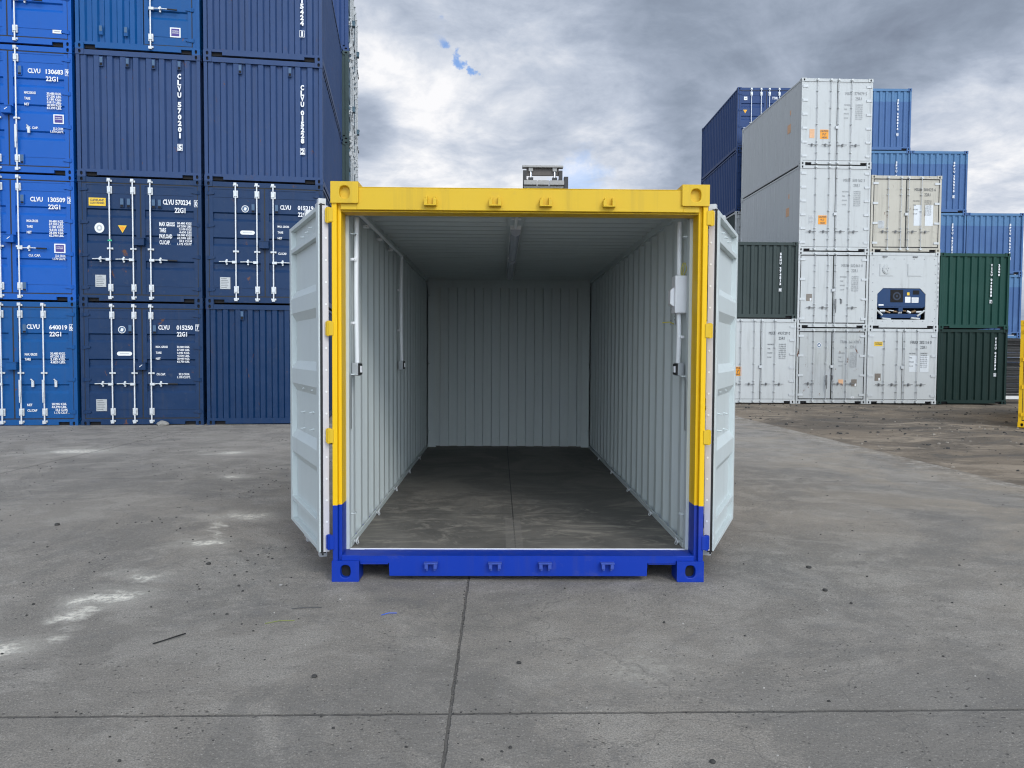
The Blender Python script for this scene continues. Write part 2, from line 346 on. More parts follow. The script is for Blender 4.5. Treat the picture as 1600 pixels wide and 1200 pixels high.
# saw-cut joints of the slab
wob = q.math('MULTIPLY', q.math('SUBTRACT', q.noise(geo, 9, 5, 0.7), 0.5), 0.022)
def joint(c, at, half, drift=None):
    v = q.math('ADD', c, wob)
    if drift: v = q.math('ADD', v, q.math('MULTIPLY', drift[0], drift[1]))
    return q.rng(q.math('ABSOLUTE', q.math('SUBTRACT', v, at)), half, half*0.45)
jt = joint(X, -0.33, 0.008)
jt = q.math('MAXIMUM', jt, joint(Y, -1.86, 0.010, (X, -0.012)))
jt = q.math('MAXIMUM', jt, q.math('MULTIPLY', joint(Y, 4.22, 0.022), 0.45))
jt = q.math('MAXIMUM', jt, q.math('MULTIPLY', joint(X, -6.30, 0.03), 0.6))
jt = q.math('MAXIMUM', jt, q.math('MULTIPLY', joint(Y, 10.2, 0.03), 0.5))
jb = q.math('MULTIPLY', jt, q.rng(q.noise(geo, 14, 6, 0.75), 0.30, 0.55, 0.25, 1.0))
col = q.mix(q.math('MULTIPLY', jb, 0.58), col, (0.045, 0.043, 0.04, 1))
# wandering hairline cracks
ck = q.node('ShaderNodeTexVoronoi', {'feature': 'DISTANCE_TO_EDGE'}, Vector=q.vec('ADD', geo, q.node('ShaderNodeTexNoise', Vector=geo, Scale=1.5, Detail=5.0).outputs[1]), Scale=0.75)
ckm = q.math('MULTIPLY', q.rng(ck, 0.006, 0.0), q.rng(nA, 0.48, 0.56))
col = q.mix(q.math('MULTIPLY', ckm, 0.35), col, (0.05, 0.05, 0.05, 1))
col = q.mix(1.0, col, (1.33, 1.28, 1.20), 'MULTIPLY'); q.put(p.inputs['Base Color'], col); q.put(p.inputs['Roughness'], q.math('SUBTRACT', 0.92, q.math('MULTIPLY', q.rng(nD, 0.5, 0.7), 0.18)))
hgt = q.math('SUBTRACT', q.math('ADD', q.math('MULTIPLY', nB, 0.5), q.math('ADD', q.math('MULTIPLY', nC, 0.30), q.math('MULTIPLY', nE, 0.10))), q.math('MULTIPLY', jb, 0.6))
hgt = q.math('ADD', hgt, q.math('SUBTRACT', q.math('MULTIPLY', nS, 0.3), q.math('MULTIPLY', pm, 0.25)))
q.put(p.inputs['Normal'], q.node('ShaderNodeBump', Strength=0.9, Distance=0.03, Height=hgt))
m_conc = m
xs = [-220, -120, -70, -40]+steps(-30, 6.05, 1.5)+[6.05]; ys = [-60, -30, -15]+steps(-8, 26, 1.7)+[26, 45, 90, 200, 400]
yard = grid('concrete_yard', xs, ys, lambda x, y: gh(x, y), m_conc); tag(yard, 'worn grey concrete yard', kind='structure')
# dirt
m, q, p = bsdf('packed_dirt'); geo = q.node('ShaderNodeNewGeometry').outputs['Position']
nA = q.noise(geo, 0.28, 6, 0.62, 0.6); nB = q.noise(geo, 2.5, 9, 0.7, 0.8); nC = q.noise(geo, 22, 6, 0.75)
mp = q.node('ShaderNodeMapping', Vector=geo, Rotation=(0, 0, R(-50)), Scale=(0.35, 0.75, 1.0)); nT = q.noise(mp, 1.2, 9, 0.72, 0.9)
col = q.mix(q.rng(nA, 0.40, 0.60), (0.120, 0.102, 0.082), (0.200, 0.165, 0.125))
col = q.mix(q.math('MULTIPLY', q.rng(nT, 0.50, 0.62), 0.8), col, (0.30, 0.255, 0.20, 1))
col = q.mix(q.math('MULTIPLY', q.rng(nT, 0.46, 0.38), 0.6), col, (0.075, 0.073, 0.07, 1))
col = q.mix(q.math('MULTIPLY', q.rng(nB, 0.50, 0.66), 0.55), col, (0.070, 0.062, 0.052, 1))
col = q.mix(q.math('MULTIPLY', q.rng(nC, 0.60, 0.70), 0.7), col, (0.33, 0.31, 0.28, 1))
col = q.mix(q.math('MULTIPLY', q.rng(nC, 0.42, 0.32), 0.7), col, (0.04, 0.038, 0.035, 1))
col = q.mix(1.0, col, (1.08, 1.03, 0.97), 'MULTIPLY'); q.put(p.inputs['Base Color'], col); p.inputs['Roughness'].default_value = 0.95
q.put(p.inputs['Normal'], q.node('ShaderNodeBump', Strength=0.8, Distance=0.05, Height=q.math('ADD', nB, q.math('MULTIPLY', nC, 0.4))))
m_dirt = m
def dz(x, y):
    e = min(1, max(0, (x-5.7)/0.8))
    n_ = noise.fractal(Vector((x*0.9, y*0.9, 0.3)), 1.0, 2.0, 5)*0.05 + noise.noise(Vector((x*0.25, y*0.25, 5)))*0.02
    far = 1 if y < 19.5 else 0.25
    return gh(x, y)-0.022+min(0.05, max(-0.03, n_))*e*far*(1 if x < 24 else 0.3)
xs = [-400, -200, -100, 0]+steps(5.6, 26, 0.16)+[26, 40, 80, 200, 600]; ys = [-100, -30]+steps(-6, 21, 0.16)+[21, 24, 30, 60, 150, 700]
gr = grid('ground', xs, ys, lambda x, y: dz(x, y) if x > 5 else gh(x, y)-0.04, m_dirt); tag(gr, 'packed brown dirt', kind='structure')

# ------------------------------------------------------------------ container kit
CW, CL = 2.438, 6.058
CACHE = {}
m_hand = flat('handle_grey', (0.17, 0.175, 0.18), 0.5, 0.3)
def cached(key, fn):
    if key not in CACHE: CACHE[key] = fn()
    return CACHE[key]
def casting_mesh(sx, sy, mat):
    """corner casting; origin at its outer corner; sx/sy = which way the body extends; long side along y"""
    def mk():
        b_ = MB(); wx, wy, hz = 0.162, 0.178, 0.118
        # axis-aligned body from 0..wx (times sx), 0..wy (times sy), 0..hz
        X0, X1, Y0, Y1 = sorted((0, sx*wx))+sorted((0, sy*wy)); ox = 0; oy = 0
        b_.hole((X0, oy, 0), (1, 0, 0), (0, 0, 1), (0, -sy, 0), wx, hz, 0.051, 0.080)
        b_.hole((ox, Y0, 0), (0, 1, 0), (0, 0, 1), (-sx, 0, 0), wy, hz, 0.080, 0.051)
        b_.hole((X0, Y0, hz), (1, 0, 0), (0, 1, 0), (0, 0, 1), wx, wy, 0.064, 0.124)
        b_.face([(X0, Y0, 0), (X1, Y0, 0), (X1, Y1, 0), (X0, Y1, 0)])
        b_.face([(sx*wx, Y0, 0), (sx*wx, Y1, 0), (sx*wx, Y1, hz), (sx*wx, Y0, hz)])
        b_.face([(X0, sy*wy, 0), (X1, sy*wy, 0), (X1, sy*wy, hz), (X0, sy*wy, hz)])
        return b_.mesh('corner_casting', [mat, m_dark])
    return cached(('cast', sx, sy, mat.name), mk)
def trap(L_, pitch, dep, fl, start=0.0, first_in=False):
    """trapezoid profile: flats fl long, outside at d=0, inside at d=-dep"""
    n = max(1, round(L_/pitch)); pt = L_/n; sl = (pt-2*fl)/2; pts = []
    for k in range(n):
        u = start+k*pt; pts += [(u+sl/2, 0), (u+sl/2+fl, 0), (u+sl/2+fl+sl, -dep), (u+sl/2+2*fl+sl, -dep)]
    pts = [(start, -dep/2)]+pts+[(start+L_, -dep/2)]
    return pts
def frame_mb(H):
    """posts, sills with fork notches beside the castings, rails"""
    b_ = MB(); c = 0.118
    for y0, y1 in ((0.012, 0.11), (CL-0.11, CL-0.012)):
        for x0, x1 in ((0.006, 0.075), (CW-0.075, CW-0.006)): b_.box(x0, x1, y0, y1, c, H-c)
        b_.box(0.162, CW-0.162, y0, y1-0.02, H-0.115, H-0.014)           # header
        b_.box(0.38, CW-0.38, y0, y1-0.02, 0.030, 0.148)                 # sill, full depth between the notches
        b_.box(0.162, 0.38, y0, y1-0.02, 0.092, 0.148); b_.box(CW-0.38, CW-0.162, y0, y1-0.02, 0.092, 0.148)
        b_.box(0.162, CW-0.162, y0+0.05, y1-0.022, 0.02, 0.09, 1)        # dark underside behind the notches
        b_.box(0.075, 0.162, y0, y1-0.03, c, 0.148); b_.box(CW-0.162, CW-0.075, y0, y1-0.03, c, 0.148)
        b_.box(0.075, 0.162, y0, y1-0.03, H-0.118, H-0.1175); b_.box(CW-0.162, CW-0.075, y0, y1-0.03, H-0.1185, H-0.118)
    for x0, x1 in ((0.010, 0.07), (CW-0.07, CW-0.010)):
        b_.box(x0, x1, 0.178, CL-0.178, H-0.075, H-0.020); b_.box(x0, x1, 0.178, CL-0.178, 0.045, 0.16)
    for k in range(12): b_.box(0.07, CW-0.07, 0.4+k*0.47, 0.46+k*0.47, 0.05, 0.14, 1)
    return b_
def side_mb(H, smooth=False):
    out = []
    for s_ in (0, 1):
        b_ = MB(); x = 0.022 if s_ == 0 else CW-0.022; dd = (-1, 0, 0) if s_ == 0 else (1, 0, 0)
        if smooth:
            n = 13; wd = (CL-0.22)/n; pts = []
            for k in range(n): pts += [(0.11+k*wd, 0), (0.11+(k+1)*wd-0.022, 0), (0.11+(k+1)*wd-0.018, -0.006), (0.11+(k+1)*wd-0.004, -0.006)]
            pts.append((0.11+n*wd, 0))
        else: pts = trap(CL-0.22, 0.278, 0.036, 0.070, 0.11)
        b_.corr((x, 0, 0.16), (0, 1, 0), dd, (0, 0, 1), pts, H-0.16-0.075, 0.003)
        out.append(b_)
    return out
def roof_mb(H):
    b_ = MB(); b_.corr((0.07, 0, H-0.024), (0, 1, 0), (0, 0, 1), (1, 0, 0), trap(CL-0.2, 0.209, 0.018, 0.060, 0.10), CW-0.14, 0.003); return b_
def end_mb(H, back=False, n=9):
    b_ = MB(); y = CL-0.03 if back else 0.03; dd = (0, 1, 0) if back else (0, -1, 0)
    b_.corr((0, y, 0.148), (1, 0, 0), dd, (0, 0, 1), trap(CW-0.15, (CW-0.15)/n, 0.045, 0.096, 0.075), H-0.115-0.148, 0.003); return b_
def floor_mb():
    b_ = MB(); b_.box(0.07, CW-0.07, 0.092, CL-0.11, 0.141, 0.168); return b_

def shell(name, label, cat, loc, rz, H, mat, group, mat_side=None, smooth=False, backmat=None):
    root = thing(name, label, cat, loc, rz, group); ms = mat_side or mat; k = mat.name
    link('frame', cached(('fr', H, k), lambda: frame_mb(H).mesh('frame', [mat, m_dark])), root)
    for sx, x in ((1, 0), (-1, CW)):
        for sy, y in ((1, 0), (-1, CL)):
            for z_ in (0, H-0.118): link('corner_casting', casting_mesh(sx, sy, mat), root, (x, y, z_))
    for s_ in (0, 1): link('side_wall', cached(('sw', H, ms.name, smooth, s_), lambda: side_mb(H, smooth)[s_].mesh('side_wall', [ms])), root)
    link('roof', cached(('rf', H, k), lambda: roof_mb(H).mesh('roof', [ms])), root)
    link('floor', cached(('fl', k), lambda: floor_mb().mesh('floor', [m_dark])), root)
    link('end_wall', cached(('eb', H, ms.name), lambda: end_mb(H, True).mesh('end_wall', [ms])), root)
    return root
VPOS = {}
def add_end(root, H, mat, code=None, n=9, vents=(), cx=2.0, zt=2.2, lh=0.10, lw=0.085, st=0.128, extra=None, lmat=None):
    link('end_wall', cached(('ef', H, mat.name, n), lambda: end_mb(H, False, n).mesh('end_wall', [mat])), root)
    if code:
        b_ = MB(); vertical(b_, code, cx, zt, lh, lw, st, 0.026)
        if extra: vertical(b_, extra[0], extra[1], zt, lh, lw, st, 0.026, False)
        b_.build('lettering', [lmat or m_tw], root)
    for vx, vz in vents:
        b_ = MB(); b_.box(vx, vx+0.075, 0.012, 0.0285, vz, vz+0.19); b_.box(vx+0.012, vx+0.063, 0.008, 0.012, vz+0.07, vz+0.175, 1); b_.box(vx+0.012, vx+0.063, 0.008, 0.012, vz+0.012, vz+0.06, 2)
        b_.build('vent', [mat, m_vent, m_dark], root)

GROOVES = (0.61, 1.14, 1.67)
def door_mesh(s_, wd, hd, mo, mi_, ribs=True):
    def mk():
        b_ = MB()
        def bx(u0, u1, z0, z1, ya=0.0, yb=0.05):
            b_.box(s_*u0, s_*u1, ya, 0.006, z0, z1, 0); b_.box(s_*u0, s_*u1, 0.006, yb, z0, z1, 1)
        e = 0.075 if ribs else 0.03
        bx(0, e, 0, hd); bx(wd-e, wd, 0, hd)
        if ribs:
            bx(e, wd-e, 0, 0.03); bx(e, wd-e, 0.17, 0.20); bx(e, wd-e, hd-0.03, hd); bx(e, wd-e, hd-0.20, hd-0.17)
            pts = [(0, 0)]; pts.append((0.2, 0)); k = (hd-0.0)/2.275
            for g in GROOVES:
                g *= k; pts += [(g-0.115, 0), (g-0.055, -0.036), (g+0.055, -0.036), (g+0.115, 0)] if ribs == 2 else [(g-0.095, 0), (g-0.040, -0.036), (g+0.070, -0.036), (g+0.095, 0)]
            pts.append((hd, 0))
            if s_ > 0: b_.corr((e, 0.008, 0), (0, 0, 1), (0, -1, 0), (1, 0, 0), pts, wd-2*e, 0.004, 0, 1)
            else: b_.corr((-wd+e, 0.008, 0), (0, 0, 1), (0, -1, 0), (1, 0, 0), pts, wd-2*e, 0.004, 0, 1)
        else:
            bx(e, wd-e, 0, e); bx(e, wd-e, hd-e, hd); b_.box(s_*e, s_*(wd-e), 0.004, 0.046, e, hd-e)
        return b_.mesh('door', [mo, mi_])
    return cached(('door', s_, wd, hd, mo.name, mi_.name, ribs), mk)
def rod_mesh(hd, mat, mb_, reefer=False):
    def mk():
        b_ = MB(); b_.cyl((0, -0.042, -0.085), (0, -0.042, hd+0.075), 0.015 if not reefer else 0.011, 8)
        if not reefer:
            for z_ in (0.13, hd-0.13):
                b_.box(-0.045, 0.050, -0.030, 0.0, z_-0.075, z_+0.075, 1); b_.box(-0.030, 0.030, -0.068, -0.030, z_-0.050, z_+0.050, 1)
        for z_ in ((0.94,) if not reefer else (0.62, 1.2, 1.75, hd-0.3, 0.25)):
            q_ = 1 if not reefer else 0.6
            b_.box(-0.060*q_, 0.060*q_, -0.030, 0.0, z_-0.018*q_, z_+0.018*q_, 1); b_.box(-0.024*q_, 0.024*q_, -0.066, -0.030, z_-0.016*q_, z_+0.016*q_, 1)
        for z_, q_ in ((-0.085, -1), (hd+0.075, 1)):
            b_.box(-0.034, 0.026, -0.064, -0.014, z_-0.028, z_+0.028, 1); b_.box(-0.05, 0.05, -0.03, -0.006, z_-0.018-0.02*q_, z_+0.018-0.02*q_, 1)
        return b_.mesh('locking_rod', [mat, mb_])
    return cached(('rod', hd, mat.name, reefer), mk)
def handle_mesh(s_, mat, grip, down=False, ln=0.34):
    def mk():
        b_ = MB()
        if mat is m_hand and not down:
            b_.box(s_*-0.016, s_*0.06, -0.06, -0.03, -0.014, 0.014); b_.cyl((s_*0.05, -0.05, -0.004), (s_*0.15, -0.05, 0.014), 0.008, 6); b_.cyl((s_*0.15, -0.05, 0.014), (s_*ln, -0.05, 0.010), 0.008, 6)
            b_.box(s_*0.145, s_*0.185, -0.045, 0.0, -0.035, 0.05); return b_.mesh('handle', [mat])
        if down:
            b_.box(-0.022, 0.022, -0.085, -0.05, -0.30, 0.05); b_.box(-0.012, 0.012, -0.10, -0.078, -0.42, -0.2)
            b_.cyl((0.18, -0.01, 0.06), (0.23, -0.03, 0.02), 0.016, 6); b_.box(0.20, 0.245, -0.035, 0.0, -0.10, 0.03)
        else:
            b_.box(s_*-0.02, s_*0.075, -0.075, -0.03, -0.026, 0.026); b_.cyl((s_*0.05, -0.055, 0.004), (s_*0.2, -0.055, 0.012), 0.012, 6)
            b_.cyl((s_*0.2, -0.055, 0.012), (s_*ln, -0.055, 0.006), 0.012, 6)
            b_.cyl((s_*0.19, -0.075, 0.01), (s_*0.19, 0.0, 0.01), 0.026, 10); b_.cyl((s_*0.19, -0.03, 0.045), (s_*0.19, 0.0, 0.045), 0.02, 8); b_.cyl((s_*0.19, -0.03, -0.035), (s_*0.19, 0.0, -0.035), 0.02, 8)
            if grip: b_.cyl((s_*ln, -0.055, 0.006), (s_*(ln+0.19), -0.055, 0.0), 0.016, 8, 1)
        return b_.mesh('handle', [mat, m_black])
    return cached(('hand', s_, mat.name, grip, down, ln), mk)
def hinge_mesh(s_, mat, ln, hh=0.07):
    def mk():
        b_ = MB(); b_.prism([(-0.05, -hh/2), (0.0, -hh/2), (ln, -hh/4), (ln, hh/4), (0.0, hh/2), (-0.05, hh/2)] if ln < 0.15 else [(-0.05, -hh/2), (ln*0.8, -hh/2), (ln*0.8, hh/2), (-0.05, hh/2)], (0, -0.001, 0), (s_, 0, 0), (0, 0, 1), (0, -1, 0), 0.018)
        b_.cyl((-s_*0.022, -0.012, -hh/2-0.005), (-s_*0.022, -0.012, hh/2+0.005), 0.017, 8); return b_.mesh('hinge', [mat])
    return cached(('hinge', s_, mat.name, ln, hh), mk)
def gasket_mesh(s_, wd, hd, th=0.016):
    def mk():
        b_ = MB()
        for u0, u1, z0, z1 in ((-th, 0, -th, hd+th), (wd, wd+(0.010 if th < 0.02 else (0.014 if th < 0.028 else 0.022)), -th, hd+th), (0, wd, -th, 0), (0, wd, hd, hd+th)): b_.box(s_*u0, s_*u1, 0.004, 0.062, z0, z1)
        return b_.mesh('gasket', [m_black])
    return cached(('gask', s_, wd, hd, th), mk)
def add_doors(root, H, mat, rods=((0.63, 1.065), (1.40,)), letters=(), stickers=(), reefer=False, hinges=4, lockbox=True, handles=None, down=(), vents=(), tmat=None, rodmat=None, gth=0.016, hz=None, ticks=True, x0=0.072):
    """two doors closing the front end. positions are in container coordinates"""
    gth = gth if reefer else 0.024; x0 = x0 if reefer else 0.088; z0 = 0.162 if reefer and gth < 0.02 else (0.172 if not reefer else 0.184); hd = H-0.13-z0 if reefer and gth < 0.02 else (H-0.140-z0 if not reefer else H-0.152-z0); wd = CW/2-x0-(0.010 if gth < 0.02 else (0.014 if not reefer else 0.022)); rm = rodmat or (m_dull if reefer else m_rod); bm_ = m_brk if reefer else (rodmat or m_galv)
    ds = []
    for s_, hx in ((1, x0), (-1, CW-x0)):
        d_ = link('door', door_mesh(s_, wd, hd, mat, mat, not reefer), root, (hx, 0.016, z0)); ds.append(d_)
        link('gasket', gasket_mesh(s_, wd, hd, gth), d_)
        for k in range(hinges):
            zz = hd*(0.055+0.89*k/(hinges-1)); link('hinge', hinge_mesh(s_, mat if not reefer else m_hinge, 0.17 if reefer else 0.11, 0.07), d_, (0, 0, zz))
        for rx in rods[0 if s_ > 0 else 1]:
            link('locking_rod', rod_mesh(hd, rm, bm_, reefer), d_, (rx-hx, 0, 0))
            dn = any(abs(rx-q_) < 0.01 for q_ in down)
            zz = (hz or (0.71 if not reefer else 0.50))
            link('handle', handle_mesh(-s_, m_hand if reefer else m_galv, (s_ < 0 and not reefer), dn, 0.34 if not reefer else 0.30), d_, (rx-hx, 0, zz if not dn else 0.75))
    if lockbox:
        b_ = MB(); b_.box(-0.095, 0.095, -0.13, 0.0, -0.07, 0.075); b_.box(-0.105, 0.105, -0.14, 0.0, 0.075, 0.085)
        if ticks: b_.prism([(-0.03, 0.0), (-0.02, -0.012), (0.035, 0.035), (0.03, 0.042), (-0.018, 0.008)], (0, -0.131, 0), (1, 0, 0), (0, 0, 1), (0, -1, 0), 0.002, 1)
        o = b_.build('lock_box', [mat, m_tw], ds[0], (CW/2-x0, -0.001, 1.08))
    elif reefer:
        b_ = MB(); b_.box(-0.05, 0.05, -0.05, 0.0, -0.05, 0.04); b_.build('lock_bracket', [m_hinge], ds[0], (CW/2-x0, -0.001, 1.1))
    for vx, vz in vents:
        di = 0 if vx < CW/2 else 1; b_ = MB(); b_.box(-0.04, 0.04, -0.022, 0.006, 0, 0.19); b_.box(-0.03, 0.03, -0.026, -0.022, 0.055, 0.18, 1); b_.box(-0.028, 0.028, -0.026, -0.022, 0.01, 0.045, 2)
        b_.build('vent', [mat, m_vent, m_dark], ds[di], (vx-(x0, CW-x0)[di], 0.0, vz-z0))
    for side in (0, 1):
        b_ = MB(); any_ = False
        for it in letters:
            txt, x, zt, h, wd_ = it[:5]
            if (x >= CW/2) != (side == 1): continue
            any_ = True; yy = -0.0025 if not reefer else -0.0050
            if txt.startswith('#'):
                ringbox(b_, x, zt+0.020, 0.088, h+0.04, yy, 0, 0.009); write(b_, txt[1:], x+0.020, zt, h, 0.048, 0, yy, 0.03)
            else: write(b_, txt, x, zt, h, wd_, 0, yy, it[5] if len(it) > 5 else (0.03 if not reefer else 0.0))
        if any_:
            hx = (x0, CW-x0)[side]; b_.v = [(v[0]-hx, v[1], v[2]-z0) for v in b_.v]; b_.build('lettering', [tmat or m_tw], ds[side])
    for it in stickers:
        kind, x, zc, a_, h_ = it[:5]; di = 0 if x < CW/2 else 1; b_ = MB(); hx = (x0, CW-x0)[di]; ym = -0.0035 if not reefer else 0.0
        P = (x-hx, 0, zc-z0); mats = {'plate': [m_plate, m_tb], 'brown': [m_bplate, m_wht], 'violet': [m_wht, m_pur], 'caution': [m_or, m_tb], 'yellow': [m_ys, m_tb], 'disc': [m_wht, m_plate], 'oval': [m_wht, m_plate], 'tri': [m_ys, m_or], 'white': [m_wht, m_tg], 'faint': [m_orf, m_tg], 'patch': [flat('white_patch', (0.66, 0.69, 0.71), 0.5), m_tg], 'blackbit': [m_tb, m_tb], 'ring': [m_wht, m_vent]}[kind]
        if kind in ('disc', 'ring'):
            n = 20; c_ = [(math.cos(6.2832*k/n)*a_/2, math.sin(6.2832*k/n)*h_/2) for k in range(n)]
            b_.prism(c_, (0, ym, 0), (1, 0, 0), (0, 0, 1), (0, -1, 0), 0.002); b_.prism([(u_*0.82, v_*0.82) for u_, v_ in c_] if kind == 'ring' else [(u_*0.6, v_*0.62) for u_, v_ in c_], (0, ym-0.002, 0), (1, 0, 0), (0, 0, 1), (0, -1, 0), 0.001, 1)
            if kind == 'ring':
                b_.prism([(-0.03*a_/.14, -0.03), (0.02, -0.035), (0.035, 0.02), (-0.01, 0.04)], (0, ym-0.003, 0), (1, 0, 0), (0, 0, 1), (0, -1, 0), 0.001, 0)
            else: b_.prism([(u_*0.25, v_*0.3) for u_, v_ in c_], (0, ym-0.003, 0), (1, 0, 0), (0, 0, 1), (0, -1, 0), 0.001, 0)
        elif kind == 'oval':
            n = 8; c_ = [(a_/2-h_/2+math.cos(-1.57+3.14*k/n)*h_/2, math.sin(-1.57+3.14*k/n)*h_/2) for k in range(n+1)]; c_ += [(-x_, -z_) for x_, z_ in c_]
            b_.prism(c_, (0, ym, 0), (1, 0, 0), (0, 0, 1), (0, -1, 0), 0.002); b_.box(-a_*0.3, a_*0.3, ym-0.003, ym-0.002, -0.006, 0.006, 1)
        elif kind == 'tri':
            b_.prism([(-a_/2, h_/2), (a_/2, h_/2), (0, -h_/2)], (0, ym, 0), (1, 0, 0), (0, 0, 1), (0, -1, 0), 0.002); b_.prism([(-a_/2*.72, h_/2*.72), (a_/2*.72, h_/2*.72), (0, -h_/2*.66)], (0, ym-.002, 0), (1, 0, 0), (0, 0, 1), (0, -1, 0), 0.001, 1)
        else:
            b_.box(-a_/2, a_/2, ym-0.002, ym, -h_/2, h_/2); yt = ym-0.0045
            if kind == 'violet':
                b_.box(-a_*.38, a_*.38, ym-0.003, ym-0.002, -h_*.38, h_*.38, 1); write(b_, 'CLEVELAND', -a_*.3, h_*.2, h_*.09, a_*.6, 0, yt); write(b_, 'CONTAINERS', -a_*.3, h_*.02, h_*.09, a_*.6, 0, yt)
            elif kind == 'yellow':
                if a_ > 0.2: write(b_, 'CLEVELAND', -a_*.42, h_*.36, h_*.30, a_*.84, 1, yt); write(b_, 'CONTAINERS', -a_*.42, -h_*.02, h_*.26, a_*.84, 1, yt)
            elif kind == 'caution':
                write(b_, 'CAUTION', -a_*.45, h_*.44, h_*.22, a_*.9, 1, yt); write(b_, "9' 6\"", -a_*.22, h_*.13, h_*.3, a_*.44, 1, yt); write(b_, 'HIGH', -a_*.28, -h_*.24, h_*.2, a_*.56, 1, yt)
            elif kind in ('plate', 'patch'):
                for k in range(6 if kind == 'plate' else 0): b_.box(-a_*.4, a_*.4*(0.4+0.6*((k*37) % 5)/5), ym-0.003, ym-0.002, h_*(.38-k*.15)-.004, h_*(.38-k*.15)+.004, 1)
            elif kind == 'brown': b_.box(a_*.12, a_*.42, ym-0.003, ym-0.002, -h_*.46, -h_*.10, 1)
            elif kind == 'white': b_.box(-a_*.3, a_*.3, ym-0.003, ym-0.002, -h_*.12, h_*.12, 1)
        b_.build('sticker', mats, ds[di], P)
    return ds
m_brk = flat('bracket_grey', (0.58, 0.60, 0.60), 0.5, 0.1)
m_hinge = flat('reefer_hinge', (0.55, 0.57, 0.58), 0.5, 0.1)

# paints of the stacks
P_deep = paint('deep_blue_paint', (0.002, 0.026, 0.088), 0.34, 0.25, 0.20, dent=0.30, rust=0.22, fadecol=(0.012, 0.042, 0.12))
P_sheen = paint('sky_sheen_blue_paint', (0.024, 0.056, 0.150), 0.42, 0.30, 0.20, dent=0.28, rust=0.18, fadecol=(0.042, 0.078, 0.19))  # deep blue with sky sheen painted in as a lighter colour
P_bri = paint('bright_blue_paint', (0.000, 0.088, 0.40), 0.32, 0.14, 0.06, dent=0.15)
P_bri2 = paint('mid_blue_paint', (0.0, 0.072, 0.245), 0.38, 0.2, 0.12, rust=0.2, dent=0.15)
P_sky = paint('steel_blue_paint', (0.085, 0.19, 0.35), 0.5, 0.2, 0.16, dent=0.15, lower=(0.060, 0.130, 0.295), zs=2.05)
P_nav = paint('navy_paint', (0.018, 0.050, 0.155), 0.42, 0.2, 0.12, dent=0.15)
P_gg = paint('grey_green_paint', (0.040, 0.056, 0.054), 0.55, 0.2, 0.15, dent=0.1)
P_gr = paint('bottle_green_paint', (0.003, 0.046, 0.034), 0.45, 0.15, 0.12, dent=0.1)
P_bg = paint('black_green_paint', (0.003, 0.020, 0.016), 0.5, 0.12, 0.12, dent=0.1)
P_wh = paint('reefer_white_paint', (0.54, 0.56, 0.56), 0.45, 0.15, 0.20, dent=0.06, fadecol=(0.46, 0.48, 0.455))
P_wo = paint('weathered_white_paint', (0.45, 0.47, 0.475), 0.5, 0.35, 0.32, rust=0.35, dent=0.12, fadecol=(0.52, 0.53, 0.48))
P_cr = paint('cream_paint', (0.50, 0.475, 0.41), 0.5, 0.2, 0.30, rust=0.35, dent=0.1)
P_teal = paint('dark_teal_paint', (0.045, 0.075, 0.078), 0.5, 0.2, 0.12)
P_glance = paint('glancing_sky_blue_paint', (0.10, 0.17, 0.22), 0.45, 0.2, 0.1)  # glancing sky reflection on the doors, painted as pale blue

def data_block(xl, xr, zt, rows, labels, h=0.044, st=0.062, wr=0.255):
    out = []
    for k, r_ in enumerate(rows):
        if r_: out.append((r_, xr+(0.045 if len(r_) < 10 else 0), zt-k*st, h, wr-(0.045 if len(r_) < 10 else 0)))
    for k, l_ in labels: out.append((l_, xl, zt-k*st, h*1.05, 0.021*len(l_)+0.03))
    return out
ROWS = ['30.480 KGS.', '67.200 LBS.', '2.040 KGS.', '4.500 LBS.', '28.440 KGS.', '62.700 LBS.']
def clvu(num, chk, x1=1.54, x2=1.905, xc=2.285, dx=0.0, xl=1.485, xr=1.91):
    return [('CLVU', x1, 2.125, 0.098, 0.225), (num, x2, 2.125, 0.098, 0.33), ('#'+chk, xc, 2.125, 0.098, 0.04), ('22G1', x2+0.005, 1.985, 0.098, 0.205)]
def std_text(num, chk): return clvu(num, chk)+data_block(1.485, 1.91, 1.69, ROWS, [(0, 'MAX. GROSS'), (2, 'TARE'), (4, 'NET')])+[('CU.CAP.', 1.495, 1.115, 0.05, 0.18), ('33.2 CU.M.', 1.94, 1.115, 0.048, 0.22), ('1.170 CU.FT.', 1.91, 1.05, 0.048, 0.265)]
BR_ROWS = ['30.480 KGS.', '67.200 LBS.', '2.180 KGS.', '4.810 LBS.', '28.300 KGS.', '62.390 LBS.']
def bright_text(num, chk):
    return [('CLVU', 1.59, 2.13, 0.098, 0.24), (num, 1.93, 2.13, 0.098, 0.33), ('#'+chk, 2.295, 2.13, 0.098, 0.04), ('22G1', 1.93, 1.985, 0.098, 0.23)] + \
        data_block(1.515, 1.94, 1.665, BR_ROWS, [(0, 'MAX.GROSS'), (2, 'TARE'), (4, 'NET')], h=0.05, st=0.058, wr=0.28)+[('CU. CAP.', 1.54, 0.96, 0.05, 0.23), ('33.2 CU.M.', 2.05, 0.96, 0.05, 0.20), ('1.170 CU.FT.', 2.0, 0.90, 0.05, 0.25)]

